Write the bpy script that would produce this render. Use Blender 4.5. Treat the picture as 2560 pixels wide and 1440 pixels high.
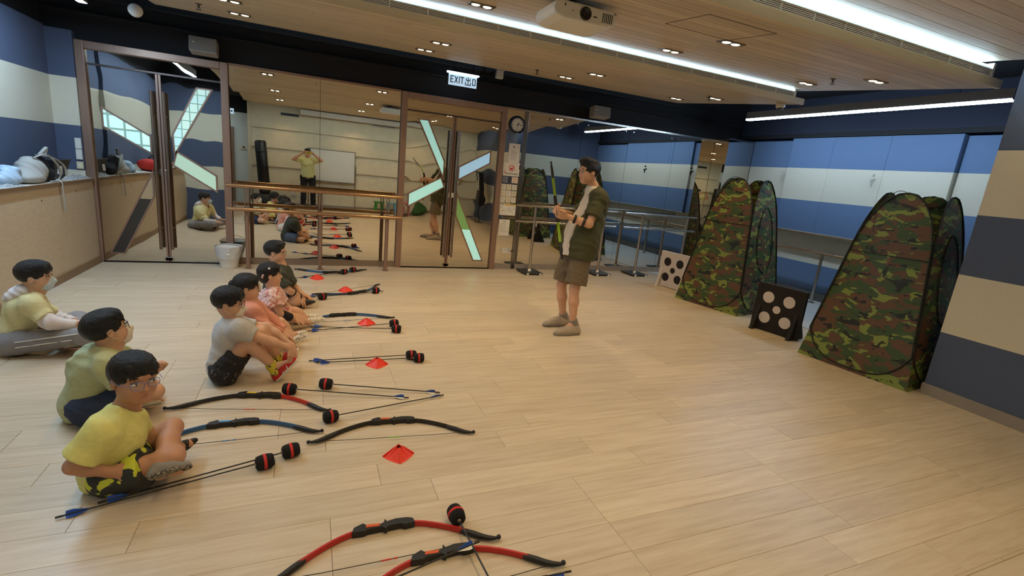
import bpy, bmesh, math, random
import numpy as np
from mathutils import Vector, Matrix

for _o in list(bpy.data.objects):
    bpy.data.objects.remove(_o, do_unlink=True)
SC = bpy.context.scene
COL = SC.collection
random.seed(7)

# ------------------------------------------------------------------ camera
# The mirror wall is the plane y = 0, the room lies at y < 0, x runs to the right along the mirrors, z is up.
FPX, CAMH, CAMD = 1213.0, 1.55, 7.34
_vy = np.array([772 - 1280, 382 - 720, FPX]); _vy /= np.linalg.norm(_vy)
_vz = np.array([760 - 1280, 5856 - 720, FPX]); _vz -= _vy * (_vz @ _vy); _vz /= np.linalg.norm(_vz)
_vx = np.cross(_vy, -_vz)
if _vx[0] < 0:
    _vx = -_vx
RW = np.stack([_vx, _vy, -_vz], 1)           # camera(x right, y down, z forward) = RW @ world
CAM = np.array([0.0, -CAMD, CAMH])
cam_data = bpy.data.cameras.new('camera')
cam = bpy.data.objects.new('camera', cam_data)
COL.objects.link(cam)
_r, _u, _b = RW.T @ [1, 0, 0], RW.T @ [0, -1, 0], RW.T @ [0, 0, -1]
cam.matrix_world = Matrix(((_r[0], _u[0], _b[0], CAM[0]), (_r[1], _u[1], _b[1], CAM[1]),
                           (_r[2], _u[2], _b[2], CAM[2]), (0, 0, 0, 1)))
cam_data.sensor_width = 36.0
cam_data.lens = FPX / 2560 * 36.0
cam_data.clip_start = 0.03
SC.camera = cam

# ------------------------------------------------------------------ world, exposure
w = bpy.data.worlds.new('world'); SC.world = w
w.use_nodes = True
w.node_tree.nodes['Background'].inputs[0].default_value = (0.75, 0.85, 1.0, 1)
w.node_tree.nodes['Background'].inputs[1].default_value = 0.15
SC.view_settings.view_transform = 'Standard'
SC.view_settings.look = 'None'
SC.view_settings.gamma = 1.0
SC.view_settings.use_curve_mapping = False
SC.view_settings.exposure = 0.0
try:
    SC.cycles.use_denoising = True
    SC.cycles.max_bounces = 6
    SC.cycles.diffuse_bounces = 3
    SC.cycles.glossy_bounces = 4
    SC.cycles.transmission_bounces = 2
    SC.cycles.transparent_max_bounces = 6
    SC.cycles.use_adaptive_sampling = True
    SC.cycles.adaptive_threshold = 0.03
    SC.cycles.sample_clamp_indirect = 4.0
    SC.cycles.caustics_reflective = False
    SC.cycles.caustics_refractive = False
except Exception:
    pass
E_DOWN, E_COVE = 23.0, 70.0
E_LED_R, E_LED_L, E_LED_LOBBY = 46.0, 105.0, 15.0     # strengths of the lamps the room has
WARM = (1.0, 0.715, 0.36)


def ray(px, py):
    return RW.T @ np.array([px - 1280.0, py - 720.0, FPX])


def on(px, py, axis, val):
    r = ray(px, py)
    return Vector(CAM + r * ((val - CAM[axis]) / r[axis]))


def at(px, py, y):
    return on(px, py, 1, y)


def fl(px, py, z=0.0):
    return on(px, py, 2, z)


# ------------------------------------------------------------------ materials
def lin(c):
    return tuple(((v / 255) / 12.92 if v / 255 <= 0.04045 else ((v / 255 + 0.055) / 1.055) ** 2.4) for v in c)


def S4(c):
    return (*lin(c), 1.0)


MATS = {}


def mat(name, col, rough=0.6, metal=0.0, spec=0.5, emit=None, estr=0.0, noise=None, bump=None, alpha=None, trans=0.0, sheen=0.0):
    """col in sRGB 0..255.  noise=(scale, amount[, stretch xyz]) mottles the colour, bump=(scale, strength[, stretch])."""
    if name in MATS:
        return MATS[name]
    m = bpy.data.materials.new(name); m.use_nodes = True
    nt = m.node_tree; b = nt.nodes['Principled BSDF']
    b.inputs['Base Color'].default_value = S4(col)
    b.inputs['Roughness'].default_value = rough
    b.inputs['Metallic'].default_value = metal
    b.inputs['Specular IOR Level'].default_value = spec
    if trans:
        b.inputs['Transmission Weight'].default_value = trans
    if sheen:
        b.inputs['Sheen Weight'].default_value = sheen
    if alpha is not None:
        b.inputs['Alpha'].default_value = alpha
    if emit:
        b.inputs['Emission Color'].default_value = (*emit, 1); b.inputs['Emission Strength'].default_value = estr
    if noise or bump:
        tc = nt.nodes.new('ShaderNodeTexCoord')

    def nz(sc, st):
        mp = nt.nodes.new('ShaderNodeMapping'); mp.inputs['Scale'].default_value = st
        n = nt.nodes.new('ShaderNodeTexNoise'); n.inputs['Scale'].default_value = sc; n.inputs['Detail'].default_value = 4
        nt.links.new(tc.outputs['Object'], mp.inputs[0]); nt.links.new(mp.outputs[0], n.inputs['Vector'])
        return n
    if noise:
        n = nz(noise[0], noise[2] if len(noise) > 2 else (1, 1, 1))
        r = nt.nodes.new('ShaderNodeMapRange'); r.inputs[1].default_value = 0.3; r.inputs[2].default_value = 0.7
        r.inputs[3].default_value = 1 - noise[1]; r.inputs[4].default_value = 1 + noise[1]
        mx = nt.nodes.new('ShaderNodeMix'); mx.data_type = 'RGBA'; mx.blend_type = 'MULTIPLY'; mx.inputs[0].default_value = 1
        mx.inputs[6].default_value = S4(col)
        nt.links.new(n.outputs['Fac'], r.inputs[0]); nt.links.new(r.outputs[0], mx.inputs[7])
        nt.links.new(mx.outputs[2], b.inputs['Base Color'])
    if bump:
        n = nz(bump[0], bump[2] if len(bump) > 2 else (1, 1, 1))
        bp = nt.nodes.new('ShaderNodeBump'); bp.inputs['Strength'].default_value = bump[1]; bp.inputs['Distance'].default_value = 0.01
        nt.links.new(n.outputs['Fac'], bp.inputs['Height']); nt.links.new(bp.outputs[0], b.inputs['Normal'])
    MATS[name] = m
    return m


def ramp_mat(name, build, rough=0.7, metal=0.0, bump=None):
    """build(nt, tc, mapping) -> colour socket."""
    if name in MATS:
        return MATS[name]
    m = bpy.data.materials.new(name); m.use_nodes = True
    nt = m.node_tree; b = nt.nodes['Principled BSDF']
    b.inputs['Roughness'].default_value = rough; b.inputs['Metallic'].default_value = metal
    tc = nt.nodes.new('ShaderNodeTexCoord')
    nt.links.new(build(nt, tc), b.inputs['Base Color'])
    if bump:
        mp = nt.nodes.new('ShaderNodeMapping'); mp.inputs['Scale'].default_value = bump[2] if len(bump) > 2 else (1, 1, 1)
        n = nt.nodes.new('ShaderNodeTexNoise'); n.inputs['Scale'].default_value = bump[0]
        nt.links.new(tc.outputs['Object'], mp.inputs[0]); nt.links.new(mp.outputs[0], n.inputs['Vector'])
        bp = nt.nodes.new('ShaderNodeBump'); bp.inputs['Strength'].default_value = bump[1]; bp.inputs['Distance'].default_value = 0.01
        nt.links.new(n.outputs['Fac'], bp.inputs['Height']); nt.links.new(bp.outputs[0], b.inputs['Normal'])
    MATS[name] = m
    return m


def ramp(nt, fac, stops, interp='CONSTANT'):
    r = nt.nodes.new('ShaderNodeValToRGB'); cr = r.color_ramp; cr.interpolation = interp
    while len(cr.elements) > 1:
        cr.elements.remove(cr.elements[0])
    cr.elements[0].position = stops[0][0]; cr.elements[0].color = S4(stops[0][1])
    for p, c in stops[1:]:
        e = cr.elements.new(p); e.color = S4(c)
    nt.links.new(fac, r.inputs[0])
    return r.outputs[0]


def noise_node(nt, tc, scale, stretch=(1, 1, 1), detail=2.0, rough=0.5, dist=0.0, coord='Object', off=(0, 0, 0)):
    mp = nt.nodes.new('ShaderNodeMapping'); mp.inputs['Scale'].default_value = stretch; mp.inputs['Location'].default_value = off
    n = nt.nodes.new('ShaderNodeTexNoise'); n.inputs['Scale'].default_value = scale
    n.inputs['Detail'].default_value = detail; n.inputs['Roughness'].default_value = rough; n.inputs['Distortion'].default_value = dist
    nt.links.new(tc.outputs[coord], mp.inputs[0]); nt.links.new(mp.outputs[0], n.inputs['Vector'])
    return n.outputs['Fac']


def mixc(nt, fac, a, b, mode='MIX'):
    mx = nt.nodes.new('ShaderNodeMix'); mx.data_type = 'RGBA'; mx.blend_type = mode
    for sock, v in ((mx.inputs[0], fac), (mx.inputs[6], a), (mx.inputs[7], b)):
        if hasattr(v, 'is_linked') or hasattr(v, 'links'):
            nt.links.new(v, sock)
        elif isinstance(v, (int, float)):
            sock.default_value = v
        else:
            sock.default_value = S4(v)
    return mx.outputs[2]


def thresh(nt, v, lo, hi=None):
    r = nt.nodes.new('ShaderNodeMapRange'); r.inputs[1].default_value = lo; r.inputs[2].default_value = hi if hi else lo + 0.01
    nt.links.new(v, r.inputs[0])
    return r.outputs[0]


# painted bands of slate blue and cream, 0.515 m high, all around the hall
SLATE, CREAM = (82, 92, 117), (222, 214, 194)


def _bands(nt, tc, SLATE=SLATE):
    g = nt.nodes.new('ShaderNodeNewGeometry'); sx = nt.nodes.new('ShaderNodeSeparateXYZ')
    nt.links.new(g.outputs['Position'], sx.inputs[0])
    d = nt.nodes.new('ShaderNodeMath'); d.operation = 'DIVIDE'; d.inputs[1].default_value = 4.0
    nt.links.new(sx.outputs['Z'], d.inputs[0])
    c = ramp(nt, d.outputs[0], [(0, SLATE), (0.565 / 4, CREAM), (1.08 / 4, SLATE), (1.58 / 4, CREAM), (2.10 / 4, SLATE)])
    n = noise_node(nt, tc, 90.0, (1, 1, 2.5), 3)
    r = nt.nodes.new('ShaderNodeMapRange'); r.inputs[3].default_value = 0.9; r.inputs[4].default_value = 1.1
    nt.links.new(n, r.inputs[0])
    return mixc(nt, 1.0, c, r.outputs[0], 'MULTIPLY')


M_BAND = ramp_mat('striped_wall_paint', _bands, 0.85, bump=(120.0, 0.25, (1, 1, 2)))
M_BANDR = ramp_mat('striped_recess_paint', lambda nt, tc: _bands(nt, tc, (102, 126, 162)), 0.85, bump=(120.0, 0.25, (1, 1, 2)))
M_CREAM = mat('cream_wallboard', (226, 212, 184), 0.7, noise=(6, 0.05), bump=(150, 0.1))
M_TAN = mat('tan_ply_panel', (204, 184, 155), 0.6, noise=(9, 0.06, (1, 1, 4)))
M_BLACK = mat('black_paint', (20, 19, 24), 0.75)
M_NAVY = mat('dark_blue_paint', (38, 44, 62), 0.8)
M_SKIRT = mat('grey_skirting', (150, 140, 130), 0.5, noise=(8, 0.08))
M_BRONZE = mat('bronze_anodised_frame', (158, 128, 112), 0.38, 0.55, noise=(30, 0.06, (1, 1, 0.1)))
M_STEEL = mat('brushed_steel', (185, 178, 170), 0.25, 1.0, noise=(40, 0.06, (0.1, 1, 1)))
M_DKSTEEL = mat('dark_steel_base', (90, 88, 86), 0.35, 0.9)
M_MIRROR = mat('mirror_glass', (226, 222, 212), 0.0, 1.0)
M_PLASTIC = mat('white_plastic', (225, 222, 215), 0.4)
M_GREYP = mat('grey_plastic', (150, 148, 146), 0.5)
M_BLKP = mat('black_plastic', (22, 22, 24), 0.45, bump=(400, 0.15))
M_BLKM = mat('black_metal', (30, 30, 32), 0.4, 0.6)
M_PAPER = mat('white_paper', (232, 228, 220), 0.8)
M_INK = mat('dark_ink', (45, 45, 50), 0.8)
M_LAMPW = mat('warm_lamp_glass', (255, 240, 210), 0.4, emit=(1.0, 0.78, 0.5), estr=9.0)
M_LED_R = mat('led_tube_recess', (255, 255, 255), 0.4, emit=(0.56, 0.77, 1.0), estr=E_LED_R)
M_LED_L = mat('led_tube_left', (255, 255, 255), 0.4, emit=(0.52, 0.76, 1.0), estr=E_LED_L)
M_LED_LB = mat('led_tube_lobby', (255, 255, 255), 0.4, emit=(0.7, 0.86, 1.0), estr=E_LED_LOBBY)
M_COVE = mat('cove_led_strip', (250, 255, 255), 0.4, emit=(0.55, 0.82, 1.0), estr=E_COVE)
M_COVEP = mat('cove_diffuser', (226, 240, 246), 0.5, emit=(0.55, 0.80, 0.92), estr=0.8)
M_COVEP.cycles.emission_sampling = 'NONE'
M_LAMPW.cycles.emission_sampling = 'NONE'


def _mirror_wavy():
    m = mat('door_mirror_film', (214, 206, 192), 0.01, 1.0)
    nt = m.node_tree; b = nt.nodes['Principled BSDF']
    tc = nt.nodes.new('ShaderNodeTexCoord')
    n = noise_node(nt, tc, 2.4, (1, 1, 1), 1.0)
    bp = nt.nodes.new('ShaderNodeBump'); bp.inputs['Strength'].default_value = 0.2; bp.inputs['Distance'].default_value = 0.02
    nt.links.new(n, bp.inputs['Height']); nt.links.new(bp.outputs[0], b.inputs['Normal'])
    return m


M_MIRDOOR = _mirror_wavy()

# ------------------------------------------------------------------ mesh building
def vec(p):
    return p if isinstance(p, Vector) else Vector(p)


class MB:
    def __init__(s):
        s.v, s.f, s.mi, s.sm, s.cur, s.smooth = [], [], [], [], 0, False

    def m(s, i):
        s.cur = i
        return s

    def add(s, vs, fs, smooth=None):
        n = len(s.v); s.v += [tuple(v) for v in vs]
        for f in fs:
            s.f.append([n + i for i in f]); s.mi.append(s.cur); s.sm.append(s.smooth if smooth is None else smooth)
        return s

    def box(s, lo, hi, M=None):
        x0, y0, z0 = lo; x1, y1, z1 = hi
        vs = [Vector(p) for p in ((x0, y0, z0), (x1, y0, z0), (x1, y1, z0), (x0, y1, z0), (x0, y0, z1), (x1, y0, z1), (x1, y1, z1), (x0, y1, z1))]
        if M:
            vs = [M @ v for v in vs]
        return s.add(vs, [(0, 3, 2, 1), (4, 5, 6, 7), (0, 1, 5, 4), (1, 2, 6, 5), (2, 3, 7, 6), (3, 0, 4, 7)], False)

    def cbox(s, c, d, M=None):
        return s.box([c[i] - d[i] / 2 for i in range(3)], [c[i] + d[i] / 2 for i in range(3)], M)

    def tube(s, pts, r, n=10, cap=True, flat=None, closed=False):
        """tube along pts; r number or list; flat=(axis vector, factor) squeezes the section along an axis."""
        pts = [vec(p) for p in pts]; rs = r if isinstance(r, (list, tuple)) else [r] * len(pts)
        ref = Vector((0, 0, 1)) if flat is None else vec(flat[0]).normalized()
        rings = []
        for i, p in enumerate(pts):
            a, b = pts[max(i - 1, 0)], pts[min(i + 1, len(pts) - 1)]
            if closed:
                a, b = pts[i - 1], pts[(i + 1) % len(pts)]
            t = (b - a).normalized()
            u = ref - t * ref.dot(t)
            if u.length < 1e-3:
                u = Vector((1, 0, 0)) - t * t.x
                if u.length < 1e-3:
                    u = Vector((0, 1, 0)) - t * t.y
            u.normalize(); w_ = t.cross(u)
            fz = flat[1] if flat else 1.0
            rings.append([p + u * (math.cos(2 * math.pi * k / n) * rs[i] * fz) + w_ * (math.sin(2 * math.pi * k / n) * rs[i]) for k in range(n)])
        vs = [v for ring in rings for v in ring]; fs = []
        m = len(pts)
        for i in range(m if closed else m - 1):
            j = (i + 1) % m
            for k in range(n):
                fs.append((i * n + k, i * n + (k + 1) % n, j * n + (k + 1) % n, j * n + k))
        s.add(vs, fs, True)
        if cap and not closed:
            s.add(rings[0], [tuple(range(n - 1, -1, -1))], False); s.add(rings[-1], [tuple(range(n))], False)
        return s

    def cyl(s, a, b, r, n=12, r2=None):
        return s.tube([a, b], [r, r if r2 is None else r2], n)

    def lathe(s, prof, n=20, M=None, smooth=True):
        """prof: (radius, z) pairs."""
        vs = []
        for r, z in prof:
            for k in range(n):
                a = 2 * math.pi * k / n
                v = Vector((r * math.cos(a), r * math.sin(a), z)); vs.append(M @ v if M else v)
        fs = [(i * n + k, i * n + (k + 1) % n, (i + 1) * n + (k + 1) % n, (i + 1) * n + k) for i in range(len(prof) - 1) for k in range(n)]
        return s.add(vs, fs, smooth)

    def sphere(s, c, r, M=None, n=14, m=8):
        r = r if isinstance(r, (tuple, list)) else (r, r, r); c = vec(c); vs = []; fs = []
        for i in range(m + 1):
            th = math.pi * i / m
            for k in range(n):
                a = 2 * math.pi * k / n
                v = Vector((r[0] * math.sin(th) * math.cos(a), r[1] * math.sin(th) * math.sin(a), r[2] * math.cos(th)))
                vs.append(c + (M @ v if M else v))
        for i in range(m):
            for k in range(n):
                fs.append((i * n + k, (i + 1) * n + k, (i + 1) * n + (k + 1) % n, i * n + (k + 1) % n))
        return s.add(vs, fs, True)

    def prism(s, poly, d, M=None):
        """poly: list of 3-D points of a planar face, extruded by vector d."""
        p = [vec(q) for q in poly]; d = vec(d); n = len(p)
        if M:
            p = [M @ q for q in p]; d = M.to_3x3() @ d
        vs = p + [q + d for q in p]
        return s.add(vs, [tuple(range(n - 1, -1, -1)), tuple(range(n, 2 * n))] + [(i, (i + 1) % n, n + (i + 1) % n, n + i) for i in range(n)], False)

    def grid(s, fn, nu, nv, smooth=True):
        vs = [fn(i / nu, j / nv) for i in range(nu + 1) for j in range(nv + 1)]
        fs = [(i * (nv + 1) + j, (i + 1) * (nv + 1) + j, (i + 1) * (nv + 1) + j + 1, i * (nv + 1) + j + 1) for i in range(nu) for j in range(nv)]
        return s.add(vs, fs, smooth)

    def mesh(s, name, mats):
        me = bpy.data.meshes.new(name)
        me.from_pydata(s.v, [], s.f)
        for m_ in (mats if isinstance(mats, (list, tuple)) else [mats]):
            me.materials.append(m_)
        me.polygons.foreach_set('material_index', s.mi); me.polygons.foreach_set('use_smooth', s.sm)
        bm = bmesh.new(); bm.from_mesh(me); bmesh.ops.recalc_face_normals(bm, faces=bm.faces); bm.to_mesh(me); bm.free()
        me.update()
        return me

    def build(s, name, mats, parent=None, bevel=0.0, **tags):
        return link(name, s.mesh(name, mats), parent, bevel, **tags)


def link(name, me, parent=None, bevel=0.0, label=None, cat=None, group=None, kind=None, loc=None, rot=None):
    o = bpy.data.objects.new(name, me); COL.objects.link(o)
    if bevel:
        b = o.modifiers.new('bevel', 'BEVEL'); b.width = bevel; b.segments = 2; b.limit_method = 'ANGLE'; b.angle_limit = 0.7
    if parent is not None:
        o.parent = parent
        if parent.get('_w'):
            o.matrix_parent_inverse = Matrix.Translation(-Vector(parent['_w']))
    if loc is not None:
        o.location = loc
    if rot is not None:
        o.rotation_euler = rot
    tag(o, label, cat, group, kind)
    return o


def tag(o, label=None, cat=None, group=None, kind=None):
    for k, v in (('label', label), ('category', cat), ('group', group), ('kind', kind)):
        if v:
            o[k] = v
    return o


def thing(name, label, cat, base=(0, 0, 0), group=None, kind=None):
    """An Empty at the thing's base; its parts are modelled in world coordinates."""
    e = bpy.data.objects.new(name, None); COL.objects.link(e); e.location = base
    e.empty_display_size = 0.1
    e['_w'] = tuple(float(c) for c in base)
    return tag(e, label, cat, group, kind)


def local_thing(name, label, cat, loc=(0, 0, 0), rot=(0, 0, 0), group=None):
    """An Empty whose parts are modelled around its own origin."""
    e = bpy.data.objects.new(name, None); COL.objects.link(e); e.location = loc; e.rotation_euler = rot
    e.empty_display_size = 0.1
    return tag(e, label, cat, group)


def dup(root, name, label, loc, rot, group=None):
    r = root.copy(); COL.objects.link(r); r.location = loc; r.rotation_euler = rot
    r['label'] = label
    if group:
        r['group'] = group
    for ch in list(root.children):
        c = ch.copy(); COL.objects.link(c); c.parent = r
        for g in ch.children:
            d = g.copy(); COL.objects.link(d); d.parent = c
    return r


def struct(name, mb, mats, bevel=0.0, parent=None):
    return mb.build(name, mats, parent, bevel, kind=None if parent else 'structure')


def arc_pts(c, r, a0, a1, n, u, v):
    c, u, v = vec(c), vec(u), vec(v)
    return [c + u * (r * math.cos(a0 + (a1 - a0) * i / n)) + v * (r * math.sin(a0 + (a1 - a0) * i / n)) for i in range(n + 1)]


def catmull(pts, n=8):
    p = [vec(q) for q in pts]; p = [p[0] * 2 - p[1]] + p + [p[-1] * 2 - p[-2]]; out = []
    for i in range(1, len(p) - 2):
        for k in range(n):
            t = k / n
            out.append(0.5 * ((2 * p[i]) + (p[i + 1] - p[i - 1]) * t + (2 * p[i - 1] - 5 * p[i] + 4 * p[i + 1] - p[i + 2]) * t * t + (3 * p[i] - p[i - 1] - 3 * p[i + 1] + p[i + 2]) * t ** 3))
    out.append(p[-2])
    return out


def text_mesh(body, size, depth=0.001, align='CENTER'):
    cu = bpy.data.curves.new('lettering', 'FONT'); cu.body = body; cu.size = size; cu.extrude = depth
    cu.align_x = align; cu.align_y = 'CENTER'; cu.resolution_u = 3
    o = bpy.data.objects.new('lettering', cu); COL.objects.link(o)
    bpy.context.view_layer.update()
    me = bpy.data.meshes.new_from_object(o.evaluated_get(bpy.context.evaluated_depsgraph_get()))
    bpy.data.objects.remove(o)
    return me

# ================================================================== THE ROOM
XL, XLU, XR1, XR2, YB, YC, ZC = -2.35, -2.65, 5.09, 7.75, -8.3, -5.05, 3.25


def _plank(nt, tc):
    oi = nt.nodes.new('ShaderNodeObjectInfo')
    add = nt.nodes.new('ShaderNodeVectorMath'); add.operation = 'ADD'
    sc = nt.nodes.new('ShaderNodeVectorMath'); sc.operation = 'SCALE'; sc.inputs[0].default_value = (13.0, 7.0, 3.0)
    nt.links.new(oi.outputs['Random'], sc.inputs['Scale'])
    nt.links.new(tc.outputs['Object'], add.inputs[0]); nt.links.new(sc.outputs[0], add.inputs[1])
    mp = nt.nodes.new('ShaderNodeMapping'); mp.inputs['Scale'].default_value = (1.2, 16, 1)
    nt.links.new(add.outputs[0], mp.inputs[0])
    n = nt.nodes.new('ShaderNodeTexNoise'); n.inputs['Scale'].default_value = 2.2; n.inputs['Detail'].default_value = 6; n.inputs['Roughness'].default_value = 0.62
    nt.links.new(mp.outputs[0], n.inputs['Vector'])
    g = ramp(nt, n.outputs['Fac'], [(0.25, (190, 171, 144)), (0.5, (208, 191, 166)), (0.75, (218, 204, 182))], 'LINEAR')
    r = nt.nodes.new('ShaderNodeMapRange'); r.inputs[3].default_value = 0.92; r.inputs[4].default_value = 1.05
    nt.links.new(oi.outputs['Random'], r.inputs[0])
    return mixc(nt, 1.0, g, r.outputs[0], 'MULTIPLY')


M_PLANK = ramp_mat('pale_oak_plank', _plank, 0.36, bump=(30, 0.05, (1, 14, 1)))


def _planks_far(nt, tc):
    br = nt.nodes.new('ShaderNodeTexBrick'); br.inputs['Scale'].default_value = 1.0
    br.inputs['Brick Width'].default_value = 1.22; br.inputs['Row Height'].default_value = 0.18; br.inputs['Mortar Size'].default_value = 0.002
    br.inputs['Color1'].default_value = S4((202, 184, 158)); br.inputs['Color2'].default_value = S4((213, 197, 174)); br.inputs['Mortar'].default_value = S4((150, 128, 98))
    nt.links.new(tc.outputs['Object'], br.inputs['Vector'])
    n = noise_node(nt, tc, 2.2, (1.2, 16, 1), 5)
    r = nt.nodes.new('ShaderNodeMapRange'); r.inputs[3].default_value = 0.9; r.inputs[4].default_value = 1.08
    nt.links.new(n, r.inputs[0])
    return mixc(nt, 1.0, br.outputs[0], r.outputs[0], 'MULTIPLY')


M_PLANKFAR = ramp_mat('pale_oak_floor', _planks_far, 0.36)
M_RECFLOOR = mat('pale_grey_floor', (214, 212, 205), 0.3, noise=(3, 0.04, (1, 6, 1)))  # paler, greyer floor colour beyond the threshold strip

floor = struct('floor', MB().box((-6.2, -9.6, -0.12), (XR2 + 0.1, 0.1, -0.006)), mat('floor_joint', (172, 152, 124), 0.7))
PW, PL = 0.1785, 1.2185
plank_me = {}


def plank_mesh(L):
    k = round(L, 3)
    if k not in plank_me:
        e = 0.0008
        plank_me[k] = MB().add([(0, 0, -0.006), (L, 0, -0.006), (L, PW, -0.006), (0, PW, -0.006), (0, 0, -e), (L, 0, -e), (L, PW, -e), (0, PW, -e),
                                (e, e, 0), (L - e, e, 0), (L - e, PW - e, 0), (e, PW - e, 0)],
                               [(0, 1, 5, 4), (1, 2, 6, 5), (2, 3, 7, 6), (3, 0, 4, 7), (4, 5, 9, 8), (5, 6, 10, 9), (6, 7, 11, 10), (7, 4, 8, 11), (8, 9, 10, 11)], False).mesh('plank', M_PLANK)
    return plank_me[k]


rng = random.Random(3)
XE = 5.86
nrow = 36
for r in range(nrow):
    y = -(r + 1) * (PW + 0.001)
    off = rng.choice([0.0, 0.2, 0.4, 0.6, 0.8, 1.0]) * PL
    x = XL - off
    while x < XE:
        a, b = max(x, XL), min(x + PL, XE)
        if b - a > 0.06 and not (y < YC and a > XR1):
            o = link('plank', plank_mesh(round(b - a - 0.001, 3)), floor); o.location = (a, y, 0)
        x += PL + 0.001
yrow = -nrow * (PW + 0.001)
MB().box((-6.2, -9.6, -0.006), (XR1 + 0.2, yrow - 0.001, 0)).build('floor_planking', M_PLANKFAR, floor)
MB().box((-6.2, yrow, -0.006), (XL - 0.001, -4.7, -0.0005)).build('floor_planking', M_PLANKFAR, floor)
MB().box((XE + 0.012, YC, -0.006), (XR2 + 0.1, 0.02, 0)).build('recess_floor', M_RECFLOOR, floor)
MB().box((XE, YC, -0.006), (XE + 0.012, 0.0, 0.002)).build('threshold_strip', M_STEEL, floor)

# ---- far wall (the mirror wall)
wall_back = struct('wall_back', MB().box((XLU - 0.1, 0.03, 0), (XR2 + 0.2, 0.2, ZC)), M_BLACK)
ZM = 2.50
MIRW = [(-0.915, 0.137), (0.141, 1.195), (2.805, 3.105), (3.178, 4.142), (4.146, 5.074), (5.078, 6.060), (6.064, 6.976)]
for a, b in MIRW:
    MB().box((a, 0.0, 0.09), (b, 0.028, ZM)).build('mirror_panel', M_MIRROR, wall_back)
MB().box((-0.92, -0.008, 0), (1.2, 0.03, 0.088)).build('skirting', mat('bronze_skirting', (150, 132, 116), 0.35, 0.6), wall_back)
MB().box((2.8, -0.008, 0), (XR2, 0.03, 0.088)).build('skirting', M_SKIRT, wall_back)
MB().box((-0.92, -0.006, ZM), (1.2, 0.03, ZM + 0.028)).build('top_trim', M_BRONZE, wall_back)
MB().box((2.8, -0.006, ZM), (XR2, 0.03, ZM + 0.028)).build('top_trim', M_STEEL, wall_back)
MB().box((3.108, -0.012, 0), (3.175, 0.03, ZM)).build('steel_cover_strip', mat('satin_steel', (150, 146, 142), 0.22, 1.0), wall_back, 0.003)
for zz in (2.78, 2.95):
    MB().box((XLU, -0.05, zz), (XR2, 0.03, zz + 0.03)).build('ledge_strip', M_BLACK, wall_back)
# screw caps holding the mirrors
for x in (-0.85, 0.09, 1.13, 3.24, 4.05, 4.25, 5.0, 5.16, 5.98, 6.14):
    MB().cyl((x, -0.004, 2.44), (x, 0, 2.44), 0.011, 10).build('mirror_cap', M_STEEL, wall_back)
# mirror clad column in the corner
pillar = struct('wall_pillar', MB().box((6.988, -0.338, 0), (XR2 - 0.001, -0.001, 2.53)), M_BLACK)
MB().box((6.98, -0.345, 0.09), (7.6, -0.339, 2.52)).build('mirror_panel', M_MIRROR, pillar)
MB().box((6.98, -0.338, 0.09), (6.987, -0.002, 2.52)).build('mirror_panel', M_MIRROR, pillar)
MB().box((6.972, -0.352, 0), (7.6, -0.001, 0.088)).build('skirting', M_SKIRT, pillar)
MB().box((6.972, -0.352, 2.52), (7.6, -0.001, 2.55)).build('top_trim', M_STEEL, pillar)

# ---- doors
def poly_frame(pts, wd):
    """offset a convex polygon (x,z) outwards by wd"""
    n = len(pts); out = []
    cx = sum(p[0] for p in pts) / n; cz = sum(p[1] for p in pts) / n
    lines = []
    for i in range(n):
        a, b = pts[i], pts[(i + 1) % n]
        nx, nz = b[1] - a[1], -(b[0] - a[0]); l = math.hypot(nx, nz); nx /= l; nz /= l
        if nx * ((a[0] + b[0]) / 2 - cx) + nz * ((a[1] + b[1]) / 2 - cz) < 0:
            nx, nz = -nx, -nz
        lines.append((nx, nz, nx * a[0] + nz * a[1] + wd))
    for i in range(n):
        a, b = lines[i - 1], lines[i]
        det = a[0] * b[1] - a[1] * b[0]
        out.append(((a[2] * b[1] - a[1] * b[2]) / det, (a[0] * b[2] - a[2] * b[0]) / det))
    return out


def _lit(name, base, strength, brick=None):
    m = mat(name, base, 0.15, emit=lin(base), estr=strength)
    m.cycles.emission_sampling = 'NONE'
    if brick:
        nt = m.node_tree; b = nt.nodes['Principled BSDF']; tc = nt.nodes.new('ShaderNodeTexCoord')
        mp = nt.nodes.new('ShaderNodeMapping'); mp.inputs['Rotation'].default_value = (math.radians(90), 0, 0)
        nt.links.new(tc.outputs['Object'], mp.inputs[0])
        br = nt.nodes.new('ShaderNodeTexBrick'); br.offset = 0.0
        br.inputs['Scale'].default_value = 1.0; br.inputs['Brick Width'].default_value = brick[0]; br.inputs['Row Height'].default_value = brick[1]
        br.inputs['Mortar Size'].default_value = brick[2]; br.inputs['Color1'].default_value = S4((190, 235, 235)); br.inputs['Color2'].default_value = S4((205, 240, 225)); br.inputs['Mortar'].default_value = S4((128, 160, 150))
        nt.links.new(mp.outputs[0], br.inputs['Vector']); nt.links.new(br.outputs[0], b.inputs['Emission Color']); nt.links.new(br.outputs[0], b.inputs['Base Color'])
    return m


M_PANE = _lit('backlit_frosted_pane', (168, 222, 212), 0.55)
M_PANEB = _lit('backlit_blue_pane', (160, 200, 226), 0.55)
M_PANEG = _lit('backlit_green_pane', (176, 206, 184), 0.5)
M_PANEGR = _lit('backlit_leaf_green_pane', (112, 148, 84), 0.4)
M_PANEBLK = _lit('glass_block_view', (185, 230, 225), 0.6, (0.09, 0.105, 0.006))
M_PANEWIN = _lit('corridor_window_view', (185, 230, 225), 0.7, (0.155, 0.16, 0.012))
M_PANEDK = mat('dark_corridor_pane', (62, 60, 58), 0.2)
M_PANEBG = mat('beige_corridor_pane', (190, 165, 130), 0.3)

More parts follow.
